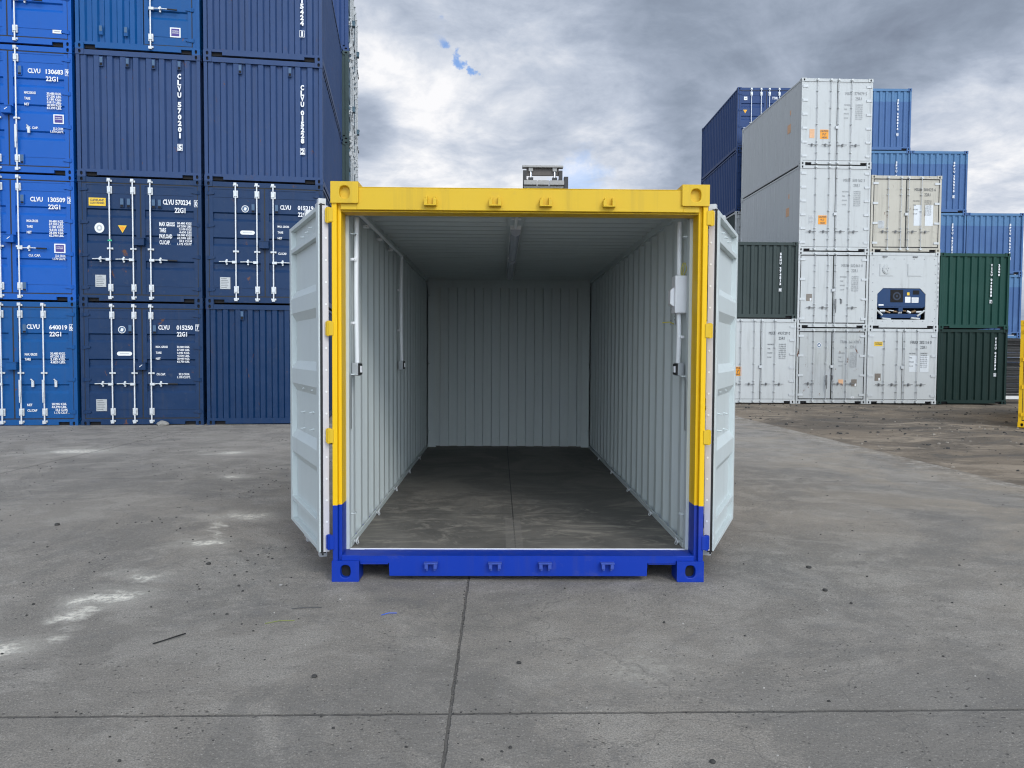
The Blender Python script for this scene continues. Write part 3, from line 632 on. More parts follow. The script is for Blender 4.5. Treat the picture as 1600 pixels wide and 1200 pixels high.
# ------------------------------------------------------------------ left stack
LX, LY, LA, LZ = -8.8484, 11.129, 0.1319, -0.078
HS = 2.591
def rowpos(o, a, u, v, z_=0): return (o[0]+u*math.cos(a)-v*math.sin(a), o[1]+u*math.sin(a)+v*math.cos(a), z_)
def L(u, lvl, v=0): return rowpos((LX, LY), LA, u, v, LZ+lvl*HS)
GL_ = 'blue containers stacked on the left'
c = shell('shipping_container', 'mid blue container numbered 640019, bottom of the leftmost stack', 'shipping container', L(-2.5, 0), LA, HS, P_bri2, GL_)
add_doors(c, HS, P_bri2, ((0.5, 0.998), (1.36, 1.804)), [('CLVU', 1.475, 2.115, 0.098, 0.25), ('640019', 1.905, 2.105, 0.098, 0.35), ('#6', 2.29, 2.105, 0.098, 0.04), ('22G1', 1.91, 1.965, 0.098, 0.225), ('CU.CAP', 1.46, 0.36, 0.05, 0.19), ('NET', 1.46, 0.475, 0.05, 0.10), ('28.205 KGS.', 1.93, 0.49, 0.048, 0.29), ('62.390 LBS.', 1.93, 0.43, 0.048, 0.29), ('33.2 CU.M.', 2.0, 0.37, 0.048, 0.24), ('1.173 CU.FT.', 1.98, 0.31, 0.048, 0.29)]
          + data_block(1.43, 1.92, 1.54, ['30.480 KGS.', '67.200 LBS.', '2.185 KGS.', '4.820 LBS.'], [(0.3, 'MAX. GROSS'), (2, 'TARE')], 0.05, 0.06, 0.29), vents=((1.44, 1.93), (0.8, 1.93)), down=(1.36, 1.804), ticks=False)
c = shell('shipping_container', 'bright blue container numbered 130509, second from the ground in the leftmost stack', 'shipping container', L(-2.5, 1), LA, HS, P_bri, GL_)
add_doors(c, HS, P_bri, ((0.53, 1.024), (1.375,)), bright_text('130509', '3'), [('violet', 2.14, 1.09, 0.215, 0.19)], hz=0.90, vents=((1.445, 1.98), (1.46, 0.20)))
c = shell('shipping_container', 'bright blue container numbered 130683, third from the ground in the leftmost stack', 'shipping container', L(-2.5, 2), LA, HS, P_bri, GL_)
add_doors(c, HS, P_bri, ((0.53, 1.024), (1.375,)), bright_text('130683', '9'), [('violet', 2.16, 1.13, 0.20, 0.19)], hz=0.90, vents=((1.445, 1.98), (1.46, 0.20)), down=(1.375,))
c = shell('shipping_container', 'blue container with a small white door label, in the top left corner of the photo', 'shipping container', L(-2.5, 3), LA, HS, P_bri, GL_)
add_doors(c, HS, P_bri, ((0.53, 1.024), (1.375,)), [], [('white', 2.16, 0.30, 0.17, 0.07)])

c = shell('shipping_container', 'deep blue container numbered 015250, on the ground in the middle left stack', 'shipping container', L(0, 0), LA, HS, P_deep, GL_)
add_doors(c, HS, P_deep, ((0.63, 1.065), (1.40,)), std_text('015250', '7'), [('ring', 0.82, 2.02, 0.15, 0.15), ('oval', 0.865, 1.52, 0.30, 0.085), ('plate', 0.40, 0.44, 0.21, 0.25)], vents=((0.985, 1.94), (1.47, 1.94)))
c = shell('shipping_container', 'deep blue container numbered 570234 with a yellow sign and an orange triangle on its doors', 'shipping container', L(0, 1), LA, HS, P_deep, GL_)
big = [('CLVU', 1.665, 2.165, 0.11, 0.215), ('570234', 1.91, 2.165, 0.11, 0.31), ('#0', 2.285, 2.15, 0.105, 0.04), ('22G1', 1.895, 2.0, 0.11, 0.215)]
for k, (l_, w_) in enumerate((('MAX GROSS', 0.31), ('TARE', 0.135), ('PAYLOAD', 0.255), ('CU.CAP.', 0.215))): big.append((l_, 1.585, 1.695-k*0.127, 0.09, w_))
for k, r_ in enumerate(('30.480 KGS', '67.200 LBS', '2.100 KGS', '4.630 LBS', '28.380 KGS', '62.570 LBS', '33.2 CU.M', '1.172 CU.FT')): big.append((r_, 1.94+(0.04 if len(r_) < 10 else 0), 1.70-k*0.062, 0.047, 0.29-(0.04 if len(r_) < 10 else 0)))
add_doors(c, HS, P_deep, ((0.62, 1.075), (1.42,)), big, [('yellow', 0.375, 2.07, 0.33, 0.165), ('disc', 0.41, 1.535, 0.19, 0.21), ('tri', 0.86, 1.52, 0.175, 0.155), ('plate', 0.42, 0.44, 0.21, 0.25)], vents=((0.86, 1.97), (0.99, 1.97), (1.48, 1.97), (1.60, 1.97)), ticks=False)
b_ = MB(); b_.box(-0.045, 0.035, -0.075, -0.062, -0.014, 0.014); b_.cyl((0, -0.062, -0.012), (0, -0.062, 0.02), 0.022, 8)
b_.build('seal_tag', [flat('green_seal', (0.02, 0.45, 0.22), 0.4)], [o for o in c.children if o.name.startswith('door')][0], (0.62-0.072, 0, 1.10))
c = shell('shipping_container', 'sheen-lightened blue container with ribbed end numbered 570201, above the one with the orange triangle', 'shipping container', L(0, 2), LA, HS, P_sheen, GL_)
add_end(c, HS, P_sheen, 'CLVU 570201 5', 9, ((0.452, 2.26), (0.962, 2.26), (1.470, 2.26), (1.98, 2.26)), cx=1.975, zt=2.19, lh=0.112, lw=0.075, st=0.128)
c = shell('shipping_container', 'blue container whose end has ribs on the left and a narrow door on the right', 'shipping container', L(0, 3), LA, HS, P_bri2, GL_)
b_ = MB(); b_.corr((0, 0.03, 0.148), (1, 0, 0), (0, -1, 0), (0, 0, 1), trap(1.21, 0.242, 0.045, 0.090, 0.075), HS-0.115-0.148, 0.003)
b_.box(1.285, 1.315, 0.02, 0.10, 0.148, HS-0.115); b_.box(2.29, CW-0.075, 0.02, 0.10, 0.148, HS-0.115); b_.build('end_wall', [P_bri2], c)
dd_ = link('door', door_mesh(-1, 0.93, 2.28, P_bri2, P_bri2), c, (2.27, 0.016, 0.165)); link('gasket', gasket_mesh(-1, 0.93, 2.28), dd_)
for zz in (0.12, 0.75, 1.4, 2.1): link('hinge', hinge_mesh(-1, P_bri2, 0.11), dd_, (0, 0, zz))
link('locking_rod', rod_mesh(2.28, m_rod, m_galv), dd_, (-0.80, 0, 0)); link('handle', handle_mesh(1, m_galv, True), dd_, (-0.80, 0, 0.71))
b_ = MB(); b_.box(-.105, .105, -.006, -.0035, -.1, .1); b_.box(-.08, .08, -.007, -.006, -.076, .076, 1); write(b_, 'CLEVELAND', -.065, .04, .02, .13, 0, -.009); write(b_, 'CONTAINERS', -.065, .0, .02, .13, 0, -.009); b_.build('sticker', [m_wht, m_pur], dd_, (-0.32, 0, 0.27))
for vx in (0.455, 0.94):
    b_ = MB(); b_.box(vx, vx+0.075, 0.012, 0.0285, 0.30, 0.49); b_.box(vx+0.012, vx+0.063, 0.008, 0.012, 0.37, 0.48, 1); b_.build('vent', [P_bri2, m_vent], c)

c = shell('shipping_container', 'deep blue container with ribbed end, on the ground behind the open left door', 'shipping container', L(2.5, 0), LA, HS, P_deep, GL_)
add_end(c, HS, P_deep, None, 9, ((0.70, 2.26), (1.72, 2.26)))
c = shell('shipping_container', 'deep blue container numbered 015219, partly hidden by the open left door', 'shipping container', L(2.5, 1), LA, HS, P_deep, GL_)
add_doors(c, HS, P_deep, ((0.63, 1.065), (1.40,)), std_text('015219', '5'), [('ring', 0.82, 2.02, 0.15, 0.15), ('oval', 0.865, 1.52, 0.30, 0.085), ('plate', 0.40, 0.44, 0.21, 0.25)], vents=((0.985, 1.94), (1.47, 1.94)), ticks=False)
c = shell('shipping_container', 'sheen-lightened blue container with ribbed end numbered 015228', 'shipping container', L(2.5, 2), LA, HS, P_sheen, GL_)
add_end(c, HS, P_sheen, 'CLVU 015228 2', 9, ((0.70, 2.26), (1.72, 2.26)), cx=1.975, zt=2.10, lh=0.112, lw=0.075, st=0.118)
c = shell('shipping_container', 'sheen-lightened blue container whose stacked digits end in 424 1, at the top beside the sky', 'shipping container', L(2.5, 3), LA, HS, P_sheen, GL_)
add_end(c, HS, P_sheen, 'CLVU 015424 1', 9, cx=1.975, zt=1.99, lh=0.112, lw=0.075, st=0.118)
# two stacks standing crosswise behind, door ends to the right
tl = {(0, 0): 'teal container with sheen-coloured doors seen edge-on, first row behind the left stack, ground level', (0, 1): 'teal container seen edge-on, first row behind the left stack, second level', (0, 2): 'teal container seen edge-on just above the yellow header, first row behind the left stack',
      (0, 3): 'dark teal container seen edge-on, first row behind the left stack, under the blue one', (0, 4): 'blue container seen edge-on at the top, first row behind the left stack',
      (1, 0): 'sheen-coloured container seen edge-on, far row behind the left stack, ground level', (1, 1): 'sheen-coloured container seen edge-on, far row behind the left stack, second level', (1, 2): 'sheen-coloured container seen edge-on, far row behind the left stack, third level',
      (1, 3): 'sheen-coloured container seen edge-on, far row behind the left stack, under the top one', (1, 4): 'sheen-coloured container against the sky, topmost of the far row behind the left stack'}
for r_ in (0, 1):
    for l_ in range(5):
        v = CL+0.06+r_*2.47; P_ = P_nav if (r_, l_) == (0, 4) else P_teal
        c = shell('shipping_container', tl[(r_, l_)], 'shipping container', L(2.5+CW+0.19, l_, v), LA+R(90), HS, P_ if r_ == 0 else P_glance, 'containers stacked crosswise behind the left stack', mat_side=P_)
        add_doors(c, HS, P_glance, ((0.42, 0.9), (1.45, 1.9)), [], ticks=False, rodmat=m_dull)

# ------------------------------------------------------------------ right stack
RX, RY, RA, RZ = 9.9856, 21.0416, 0.0184, -0.17
HH = 2.896; PR = 2.46
def Rp(u, z_, v=0): return rowpos((RX, RY), RA, u, v, RZ+z_)
GR_ = 'containers stacked on the right'
RR = ((0.58, 1.03), (1.285, 1.73))
def reefer_text(pre, num, chk, kind, rows=None, x=0.0, extra=None):
    t_ = [(pre, 1.50+x, 2.17, 0.10, 0.245), (num+' '+chk, 1.81+x, 2.17, 0.10, 0.42), (kind, 1.84+x, 2.0, 0.10, 0.21)]
    rws = rows or ['34.000 KG', '74.960 LB', '3.010 KG', '6.640 LB', '30.990 KG', '68.320 LB', '28.1 CU.M', '992 CU.FT']
    for k, l_ in enumerate(('MAX GROSS', 'TARE', 'PAYLOAD', 'CU.CAP')): t_.append((l_, 1.46+x, 1.76-k*0.145, 0.045, 0.024*len(l_)))
    for k, r_ in enumerate(rws): t_.append((r_, 1.85+x, 1.765-k*0.068, 0.042, 0.24))
    return t_
def up(letters, dz_): return [(a, x, z_+dz_, h, w_) for a, x, z_, h, w_ in letters]
specs = [
 (-PR, 0, HH, P_wh, 'MSUU', '493729', '0', '25R1', 'tall white refrigerated container numbered 493729, on the ground beside the open right door', [('caution', 0.42, 1.10, 0.31, 0.31)], m_tb, ()),
 (0, 0, HS, P_wo, 'TRIU', '661478', '1', '22R1', 'weathered white refrigerated container numbered 661478 with grimy patches, on the ground', [('brown', 2.02, 0.72, 0.19, 0.24), ('ring', 0.78, 2.0, 0.15, 0.18), ('faint', 1.56, 0.76, 0.17, 0.15), ('white', 1.98, 0.22, 0.12, 0.06)], m_tg, (1.03,)),
 (0, HS, HS, P_wh, 'MSUU', '502461', '0', '22R1', 'pale blue-white refrigerated container numbered 502461 with broad black door seals', [('brown', 0.40, 1.03, 0.20, 0.24)], m_tg, (1.285,)),
 (0, 2*HS, HH, P_wh, 'MSUU', '505162', '3', '25R1', 'tall white refrigerated container numbered 505162, second from the top of the highest white stack', [('caution', 0.80, 1.06, 0.29, 0.30), ('plate', 0.42, 1.07, 0.19, 0.30)], m_tg, ()),
 (0, 2*HS+HH, HH, P_wh, 'MSUU', '579079', '5', '25R1', 'tall white refrigerated container numbered 579079, topmost of the highest white stack', [('caution', 0.80, 1.03, 0.29, 0.31), ('faint', 0.38, 1.05, 0.17, 0.30)], m_tg, ()),
 (PR, 0, HS, P_wh, 'FRIU', '282116', '0', '22R1', 'white refrigerated container numbered 282116 with a small yellow sign, under the cooling unit', [('yellow', 0.38, 2.06, 0.29, 0.15), ('brown', 0.38, 0.92, 0.21, 0.25), ('patch', 1.62, 1.38, 0.30, 0.56), ('patch', 2.0, 1.38, 0.30, 0.56)], m_tb, ()),
 (PR, 2*HS, HS, P_cr, 'MSUU', '501023', '6', '22R1', 'cream refrigerated container numbered 501023 with rusty corners, above the one with the cooling unit', [('plate', 0.37, 0.93, 0.22, 0.26), ('patch', 1.62, 1.25, 0.26, 0.70), ('patch', 2.02, 1.25, 0.28, 0.70)], m_tb, ()),
]
for u, z_, H_, mt, pre, num, chk, kd, lab, stk, tm, dn in specs:
    c = shell('reefer_container', lab, 'shipping container', Rp(u, z_), RA, H_, mt, GR_, smooth=True)
    lt = reefer_text(pre, num, chk, kd); hc = H_ > 2.7
    if hc: lt = up(lt, 0.28)
    rods = RR if not hc else ((0.54, 1.0), (1.26, 1.71))
    add_doors(c, H_, mt, rods, lt, stk, reefer=True, hinges=6 if hc else 4, lockbox=False, tmat=tm, gth=0.030 if (u == 0 and not hc) or z_ == 2*HS and u == PR else 0.012, down=dn, x0=0.106 if (not hc and num != '282116') else 0.078)
    if hc and u == 0:   # marks on the long side facing the camera
        b_ = MB()
        for (yy, zz, hh_, a_, mi_) in ((0.95, H_-1.55, 0.30, 0.55, 0), (0.95, H_-0.95, 0.16, 0.16, 1)): b_.box(-0.003+0.022-0.004, 0.0215, yy, yy+a_*0.5, zz, zz+hh_, mi_)
        b_.build('sticker', [m_orf, m_orf], c)
# grey-green container on the tall reefer
c = shell('shipping_container', 'grey-green container with ribbed end and white stacked code, on the reefer beside the right door', 'shipping container', Rp(-PR, HH), RA, HS, P_gg, GR_)
add_end(c, HS, P_gg, 'SEHU 274513 0', 9, cx=1.83, zt=2.23, lh=0.085, lw=0.062, st=0.106)
c = shell('shipping_container', 'almost black green container with ribbed end, on the ground at the right', 'shipping container', Rp(2*PR, 0), RA, HS, P_bg, GR_)
add_end(c, HS, P_bg, 'VICU 042993 2', 9, cx=2.0, zt=2.30, lh=0.085, lw=0.062, st=0.108)
c = shell('shipping_container', 'bottle green container with ribbed end and two white codes, second level at the right', 'shipping container', Rp(2*PR, HS), RA, HS, P_gr, GR_)
add_end(c, HS, P_gr, 'VICU 042888 7', 9, cx=1.78, zt=2.22, lh=0.085, lw=0.062, st=0.108, extra=('22G0', 2.04))
# the machinery end
c = shell('reefer_container', 'white refrigerated container showing its blue cooling unit, between the green and the black-sealed white one', 'shipping container', Rp(PR, HS), RA, HS, P_wh, GR_, smooth=True)
b_ = MB(); zt, zb = HS-0.12, 0.15
oc = [(0.30, 1.17), (0.50, 1.37), (1.78, 1.37), (1.98, 1.17), (1.98, 0.30), (0.30, 0.30)]
x0_, x1_ = 0.075, CW-0.075
# front insulated panel with the machinery bay cut out of it
b_.prism([(x0_, zb), (x1_, zb), (x1_, 0.30), (x0_, 0.30)], (0, 0.02, 0), (1, 0, 0), (0, 0, 1), (0, 1, 0), 0.06)
b_.prism([(x0_, 1.37), (x1_, 1.37), (x1_, zt), (x0_, zt)], (0, 0.02, 0), (1, 0, 0), (0, 0, 1), (0, 1, 0), 0.06)
b_.prism([(x0_, 0.30), (0.30, 0.30), (0.30, 1.17), (0.50, 1.37), (x0_, 1.37)], (0, 0.02, 0), (1, 0, 0), (0, 0, 1), (0, 1, 0), 0.06)
b_.prism([(x1_, 0.30), (x1_, 1.37), (1.78, 1.37), (1.98, 1.17), (1.98, 0.30)], (0, 0.02, 0), (1, 0, 0), (0, 0, 1), (0, 1, 0), 0.06)
b_.build('end_wall', [P_wh], c)
b_ = MB(); b_.box(0.2, 2.1, 0.42, 0.44, 0.25, 1.45); b_.build('bay_back', [m_dark], c)
m_cu = paint('cooling_unit_blue', (0.012, 0.045, 0.130), 0.4, 0.1, 0.1)
b_ = MB(); b_.prism([(0.31, 0.76), (0.31, 1.165), (0.505, 1.36), (1.775, 1.36), (1.97, 1.165), (1.97, 0.76), (1.90, 0.70), (0.38, 0.70)], (0, 0.03, 0), (1, 0, 0), (0, 0, 1), (0, 1, 0), 0.3)
b_.box(0.32, 1.96, 0.015, 0.03, 0.74, 0.86, 0); b_.box(0.45, 1.85, 0.06, 0.3, 0.36, 0.50, 0); b_.box(1.05, 1.2, 0.02, 0.3, 0.58, 0.70, 0)
cu_ = b_.build('cooling_unit', [m_cu], c)
b_ = MB(); b_.box(0.76, 1.20, 0.022, 0.03, 0.89, 1.32, 0)
for k in range(4): b_.cyl((0.98, 0.016-k*.0006, 1.10), (0.98, 0.021, 1.10), 0.19-0.05*k, 20, 1 if k % 2 else 0)
b_.build('fan_grille', [m_dark, flat('fan_dark_blue', (0.006, 0.018, 0.045), 0.5)], cu_)
b_ = MB(); b_.box(1.27, 1.46, 0.022, 0.030, 0.88, 1.08, 0); b_.box(1.50, 1.74, 0.022, 0.030, 0.88, 1.06, 0); b_.box(1.335, 1.42, 0.022, 0.030, 1.13, 1.23, 1); b_.box(0.345, 0.52, 0.008, 0.0149, 0.77, 0.82, 0)
for k in range(5): b_.box(1.52, 1.72, 0.020, 0.022, 0.91+0.03*k, 0.918+0.03*k, 2)
b_.build('sticker', [m_wht, m_ys, m_tg], cu_)
b_ = MB(); b_.box(1.54, 1.76, 0.022, 0.030, 1.16, 1.30); b_.build('control_box', [m_dark], cu_)
for pts in (((0.50, 0.34), (0.80, 0.31)), ((0.31, 0.62), (0.50, 0.45)), ((1.97, 0.62), (1.72, 0.42)), ((1.5, 0.36), (1.80, 0.33))):
    b_ = MB(); a, e = Vector((pts[0][0], 0.05, pts[0][1])), Vector((pts[1][0], 0.05, pts[1][1])); b_.cyl(a, e, 0.035, 6); b_.build('strut', [P_wh], c)
m_pipe = flat('copper_and_brass', (0.25, 0.17, 0.10), 0.45, 0.5, 0.4)
random.seed(5)
for k in range(9):
    b_ = MB(); xx = 0.45+k*0.16; b_.cyl((xx, 0.15, 0.58+random.uniform(-.04, .05)), (xx+random.uniform(.1, .2), 0.12, 0.57+random.uniform(-.04, .04)), random.uniform(0.02, 0.055), 8); b_.build('machinery', [m_pipe if k % 2 else m_galv], c)
for hx, rd in ((0.60, True), (1.57, False)):
    b_ = MB(); b_.box(hx-0.24, hx+0.24, 0.008, 0.02, 1.78, 2.2); b_.box(hx-0.225, hx+0.225, 0.002, 0.008, 1.795, 2.185)
    if rd:
        b_.cyl((hx, -0.022, 2.0), (hx, 0.0, 2.0), 0.155, 24); b_.cyl((hx, -0.034, 2.0), (hx, -0.022, 2.0), 0.125, 24)
        for a_ in (40, 160, 280): b_.box(hx+math.cos(R(a_))*0.05-0.012, hx+math.cos(R(a_))*0.05+0.012, -0.037, -0.034, 2.0+math.sin(R(a_))*0.05-0.02, 2.0+math.sin(R(a_))*0.05+0.02, 1)
    b_.build('hatch', [P_wh, m_tg], c)
b_ = MB()
for k in range(7):
    for zz in (0.245, 2.36): b_.cyl((0.15+k*0.35, 0.008, zz), (0.15+k*0.35, 0.02, zz), 0.014, 6)
for k in range(7):
    for xx in (0.13, CW-0.13): b_.cyl((xx, 0.008, 0.35+k*0.3), (xx, 0.02, 0.35+k*0.3), 0.014, 6)
for x_ in (0.45, 1.5): b_.cyl((x_, 0.0, 2.44), (x_+0.16, 0.0, 2.44), 0.022, 8)
b_.build('bolts', [m_tg], c)
b_ = MB()
for k, ch in enumerate('MSUU502893'): write(b_, ch, CW-0.062, 2.25-k*0.16, 0.085, 0.045, 0, 0.009, 0.04)
b_.build('lettering', [m_tg], c)

# ------------------------------------------------------------------ far row on the right
EX, EY, EA, EZ = 17.229, 27.6011, -0.012, -0.205
def Ep(u, lvl): return rowpos((EX, EY), EA, u, 0, EZ+lvl*HS)
GE_ = 'containers of the far row on the right'
far = [(-1, 4, 'SPWU 205314 0', 'steel blue ribbed container beside the highest white one, topmost of its stack'), (-1, 3, 'SPWU 207142 8', 'steel blue ribbed container directly under the topmost steel blue one'),
       (-1, 2, None, 'steel blue container mostly hidden behind the cream one, third level'), (-1, 1, None, 'steel blue container hidden behind the cooling unit, second level'), (-1, 0, None, 'steel blue container at the foot of the stack behind the cooling unit'),
       (0, 3, 'SPWU 295515 5', 'steel blue ribbed container to the right of the cream one, topmost of its stack'), (0, 2, 'SPWU 207251 8', 'steel blue ribbed container showing between the cream one and its right neighbour'),
       (0, 1, None, 'steel blue container behind the bottle green one'), (0, 0, None, 'steel blue container behind the almost black one'),
       (1, 2, 'SPWU 295474 0', 'steel blue ribbed container at the right edge, above the bottle green one'), (1, 1, None, 'steel blue container at the right edge, resting above the steel pile'), (1, 0, None, 'steel blue container at the right edge, at ground level behind the steel pile')]
for u, l_, code, lab in far:
    c = shell('shipping_container', lab, 'shipping container', Ep(u*2.46, l_), EA, HS, P_sky, GE_)
    add_end(c, HS, P_sky, code, 9, cx=1.84, zt=2.14, lh=0.095, lw=0.070, st=0.124)
for l_, lab in ((4, 'navy container with four white rods and a yellow triangle, topmost behind the white stack'), (3, 'navy container under the one with the yellow triangle')):
    c = shell('shipping_container', lab, 'shipping container', Ep(-3*2.46, l_), EA, HS, P_nav, GE_)
    add_doors(c, HS, P_nav, ((0.58, 0.99), (1.34, 1.75)), [('TTMU', 1.46, 2.2, 0.11, 0.24), ('104825 1', 1.80, 2.2, 0.11, 0.4)] if l_ == 4 else [], [('white', 0.34, 2.13, 0.14, 0.14), ('tri', 0.33, 1.58, 0.17, 0.15)] if l_ == 4 else [], ticks=False)
m_gw = P_wh
for l_, lab in ((2, 'green-sided container with a white corner post, seen just over the open right door'), (1, 'green container behind the grey-green one, second level of the far row'), (0, 'green container behind the white reefer, ground level of the far row')):
    c = shell('shipping_container', lab, 'shipping container', Ep(-3*2.46, l_), EA, HS, P_wh if l_ == 2 else P_gg, GE_, mat_side=P_gg)
    add_doors(c, HS, P_wh if l_ == 2 else P_gg, ((0.58, 0.99), (1.34, 1.75)), [], [], ticks=False)

# ------------------------------------------------------------------ the open container
root = thing('open_container', 'yellow and blue container with both doors swung open and an empty grey interior', 'shipping container', (0, 0, 0))
HW = CW/2
b_ = MB()          # front frame
zc = 0.118
for s_ in (-1, 1):
    b_ = MB(); b_.box(s_*HW, s_*(HW-0.033), 0.0, 0.10, 0.118, HS-0.118)            # outer bar
    b_.box(s_*(HW-0.033), s_*(HW-0.056), 0.030, 0.175, 0.118, HS-0.118)  # inner channel
    b_.build('corner_post', [m_two], root, bevel=0.004)
    b_ = MB(); b_.box(s_*(HW-0.006), s_*(HW-0.078), CL-0.12, CL-0.012, 0.118, HS-0.118); b_.build('corner_post', [m_two], root, bevel=0.004)
b_ = MB(); b_.box(-HW+0.162, HW-0.162, 0.006, 0.155, HS-0.170, HS-0.030); b_.box(-HW+0.162, HW-0.162, 0.006, 0.10, HS-0.030, HS-0.024)
b_.box(-HW+0.056, -HW+0.162, 0.010, 0.155, HS-0.170, HS-0.119); b_.box(HW-0.162, HW-0.056, 0.010, 0.155, HS-0.170, HS-0.119)
b_.box(-HW+0.056, HW-0.056, 0.030, 0.174, HS-0.180, HS-0.171)
b_.build('header', [m_hdr], root, bevel=0.004)
b_ = MB(); b_.box(-HW+0.162, HW-0.162, CL-0.072, CL-0.012, HS-0.12, HS-0.02); b_.build('header', [m_hdr], root, bevel=0.004)
b_ = MB()
nz = 0.118; s0, s1 = 0.366, 0.370
prof = [(-HW+0.178, nz), (-HW+s0, nz), (-HW+s1, 0.032), (HW-s1, 0.032), (HW-s0, nz), (HW-0.178, nz), (HW-0.178, 0.166), (-HW+0.178, 0.166)]
b_.prism(prof, (0, 0.008, 0), (1, 0, 0), (0, 0, 1), (0, 1, 0), 0.165)
b_.box(-HW+0.056, -HW+0.178, 0.012, 0.17, 0.119, 0.166); b_.box(HW-0.178, HW-0.056, 0.012, 0.17, 0.119, 0.166)
# bright lip round the fork notches
for s_ in (-1, 1):
    b_.box(s_*(HW-0.178), s_*(HW-s0+0.004), 0.001, 0.008, nz-0.008, nz-0.001)
b_.build('sill', [m_sill], root, bevel=0.003)
b_ = MB(); b_.box(-HW+0.162, HW-0.162, CL-0.12, CL-0.012, 0.03, 0.15); b_.build('sill', [m_sill], root, bevel=0.003)
def cast_main(sx, sy, mat):
    c_ = MB(); wx, wy, hz = 0.178, 0.162, 0.137
    X0, X1, Y0, Y1 = sorted((0, sx*wx))+sorted((0, sy*wy))
    c_.hole((X0, 0, 0), (1, 0, 0), (0, 0, 1), (0, -sy, 0), wx, hz, 0.066, 0.083, 0.035)
    c_.hole((0, Y0, 0), (0, 1, 0), (0, 0, 1), (-sx, 0, 0), wy, hz, 0.083, 0.066, 0.035)
    c_.hole((X0, Y0, hz), (1, 0, 0), (0, 1, 0), (0, 0, 1), wx, wy, 0.124, 0.064, 0.035)
    c_.face([(X0, Y0, 0), (X1, Y0, 0), (X1, Y1, 0), (X0, Y1, 0)])
    c_.face([(sx*wx, Y0, 0), (sx*wx, Y1, 0), (sx*wx, Y1, hz), (sx*wx, Y0, hz)]); c_.face([(X0, sy*wy, 0), (X1, sy*wy, 0), (X1, sy*wy, hz), (X0, sy*wy, hz)])
    return c_.mesh('corner_casting', [mat, mat if sy > 0 and mat is m_hdr else m_dark], weld=True)
for s_ in (-1, 1):
    for sy, yy in ((1, -0.012), (-1, CL)):
        link('corner_casting', cast_main(-s_, sy, m_hdr), root, (s_*(HW+0.004), yy, HS-0.137+0.006), bevel=0.006)
        link('corner_casting', cast_main(-s_, sy, m_sill), root, (s_*(HW+0.004), yy, -0.002), bevel=0.006)
# cam keepers
def keeper(x, z_, mat, upside):
    k_ = MB(); q_ = -1 if upside else 1
    for s_ in (-1, 1):
        k_.box(x+s_*0.018, x+s_*0.040, -0.034, 0.010, z_-0.020, z_+0.016); k_.box(x+s_*0.018, x+s_*0.031, -0.022, 0.010, z_+q_*0.014, z_+q_*0.034)
    k_.box(x-0.040, x+0.040, -0.038, 0.010, z_-q_*0.024-0.004, z_-q_*0.024+0.004) if not upside else k_.box(x-0.045, x+0.045, -0.036, 0.010, z_+0.012, z_+0.020)
    k_.build('cam_keeper', [mat], root, bevel=0.002)
for x in (-0.582, -0.165, 0.161, 0.571): keeper(x, HS-0.118, m_hdr, False)
m_keep = paint('blue_paint_worn', (0.04, 0.08, 0.36), 0.4, 0.3, 0.2)
for x in (-0.575, -0.155, 0.175, 0.585): keeper(x, 0.108, m_keep, True)
for s_ in (-1, 1):   # side walls
    k_ = MB(); k_.corr((s_*(HW-0.020), 0, 0.165), (0, 1, 0), (s_, 0, 0), (0, 0, 1), trap(CL-0.36, 0.278, 0.036, 0.075, 0.24), HS-0.165-0.09, 0.0025, 0, 1)
    k_.build('side_wall', [m_two, m_in], root)
    k_ = MB(); k_.box(s_*(HW-0.076), s_*(HW-0.016), 0.176, 0.24, 0.166, HS-0.17); k_.box(s_*(HW-0.076), s_*(HW-0.070), 0.19, 0.25, HS-0.18, HS-0.10); k_.box(s_*(HW-0.0785), s_*(HW-0.062), CL-0.2, CL-0.13, 0.166, HS-0.15)
    k_.box(s_*(HW-0.090), s_*(HW-0.078), CL-0.19, CL-0.14, 0.166, HS-0.15)
    k_.build('wall_trim', [m_in], root)
    k_ = MB(); k_.box(s_*(HW-0.012), s_*(HW-0.075), 0.175, CL-0.12, HS-0.092, HS-0.032); k_.build('top_rail', [m_in if 0 else m_hdr], root)
    k_ = MB(); k_.box(s_*(HW-0.0755), s_*(HW-0.071), 0.24, CL-0.2, HS-0.100, HS-0.034); k_.box(s_*(HW-0.071), s_*(HW-0.018), 0.24, CL-0.2, HS-0.099, HS-0.094); k_.build('rail_liner', [m_in], root)
    k_ = MB(); k_.box(s_*(HW-0.010), s_*(HW-0.06), 0.175, CL-0.12, 0.05, 0.164); k_.build('bottom_rail', [m_sill], root)
k_ = MB(); k_.corr((-HW+0.030, 0, HS-0.030), (0, 1, 0), (0, 0, 1), (1, 0, 0), trap(CL-0.23, 0.209, 0.020, 0.060, 0.16), CW-0.060, 0.002, 0, 1); k_.build('roof', [m_hdr, m_in], root)
k_ = MB(); n = 9; k_.corr((0, CL-0.03, 0.166), (1, 0, 0), (0, 1, 0), (0, 0, 1), trap(CW-0.23, (CW-0.23)/9, 0.040, 0.113, -HW+0.115), HS-0.30, 0.0025, 0, 1)
k_.build('end_wall', [m_two, m_in], root)
k_ = MB(); k_.box(-HW+0.09, HW-0.09, CL-0.085, CL-0.075, HS-0.165, HS-0.047); k_.box(-HW+0.06, -HW+0.190, CL-0.20, CL-0.19, 0.166, HS-0.047); k_.box(HW-0.190, HW-0.06, CL-0.20, CL-0.19, 0.166, HS-0.047)
k_.build('end_wall_trim', [m_in], root)
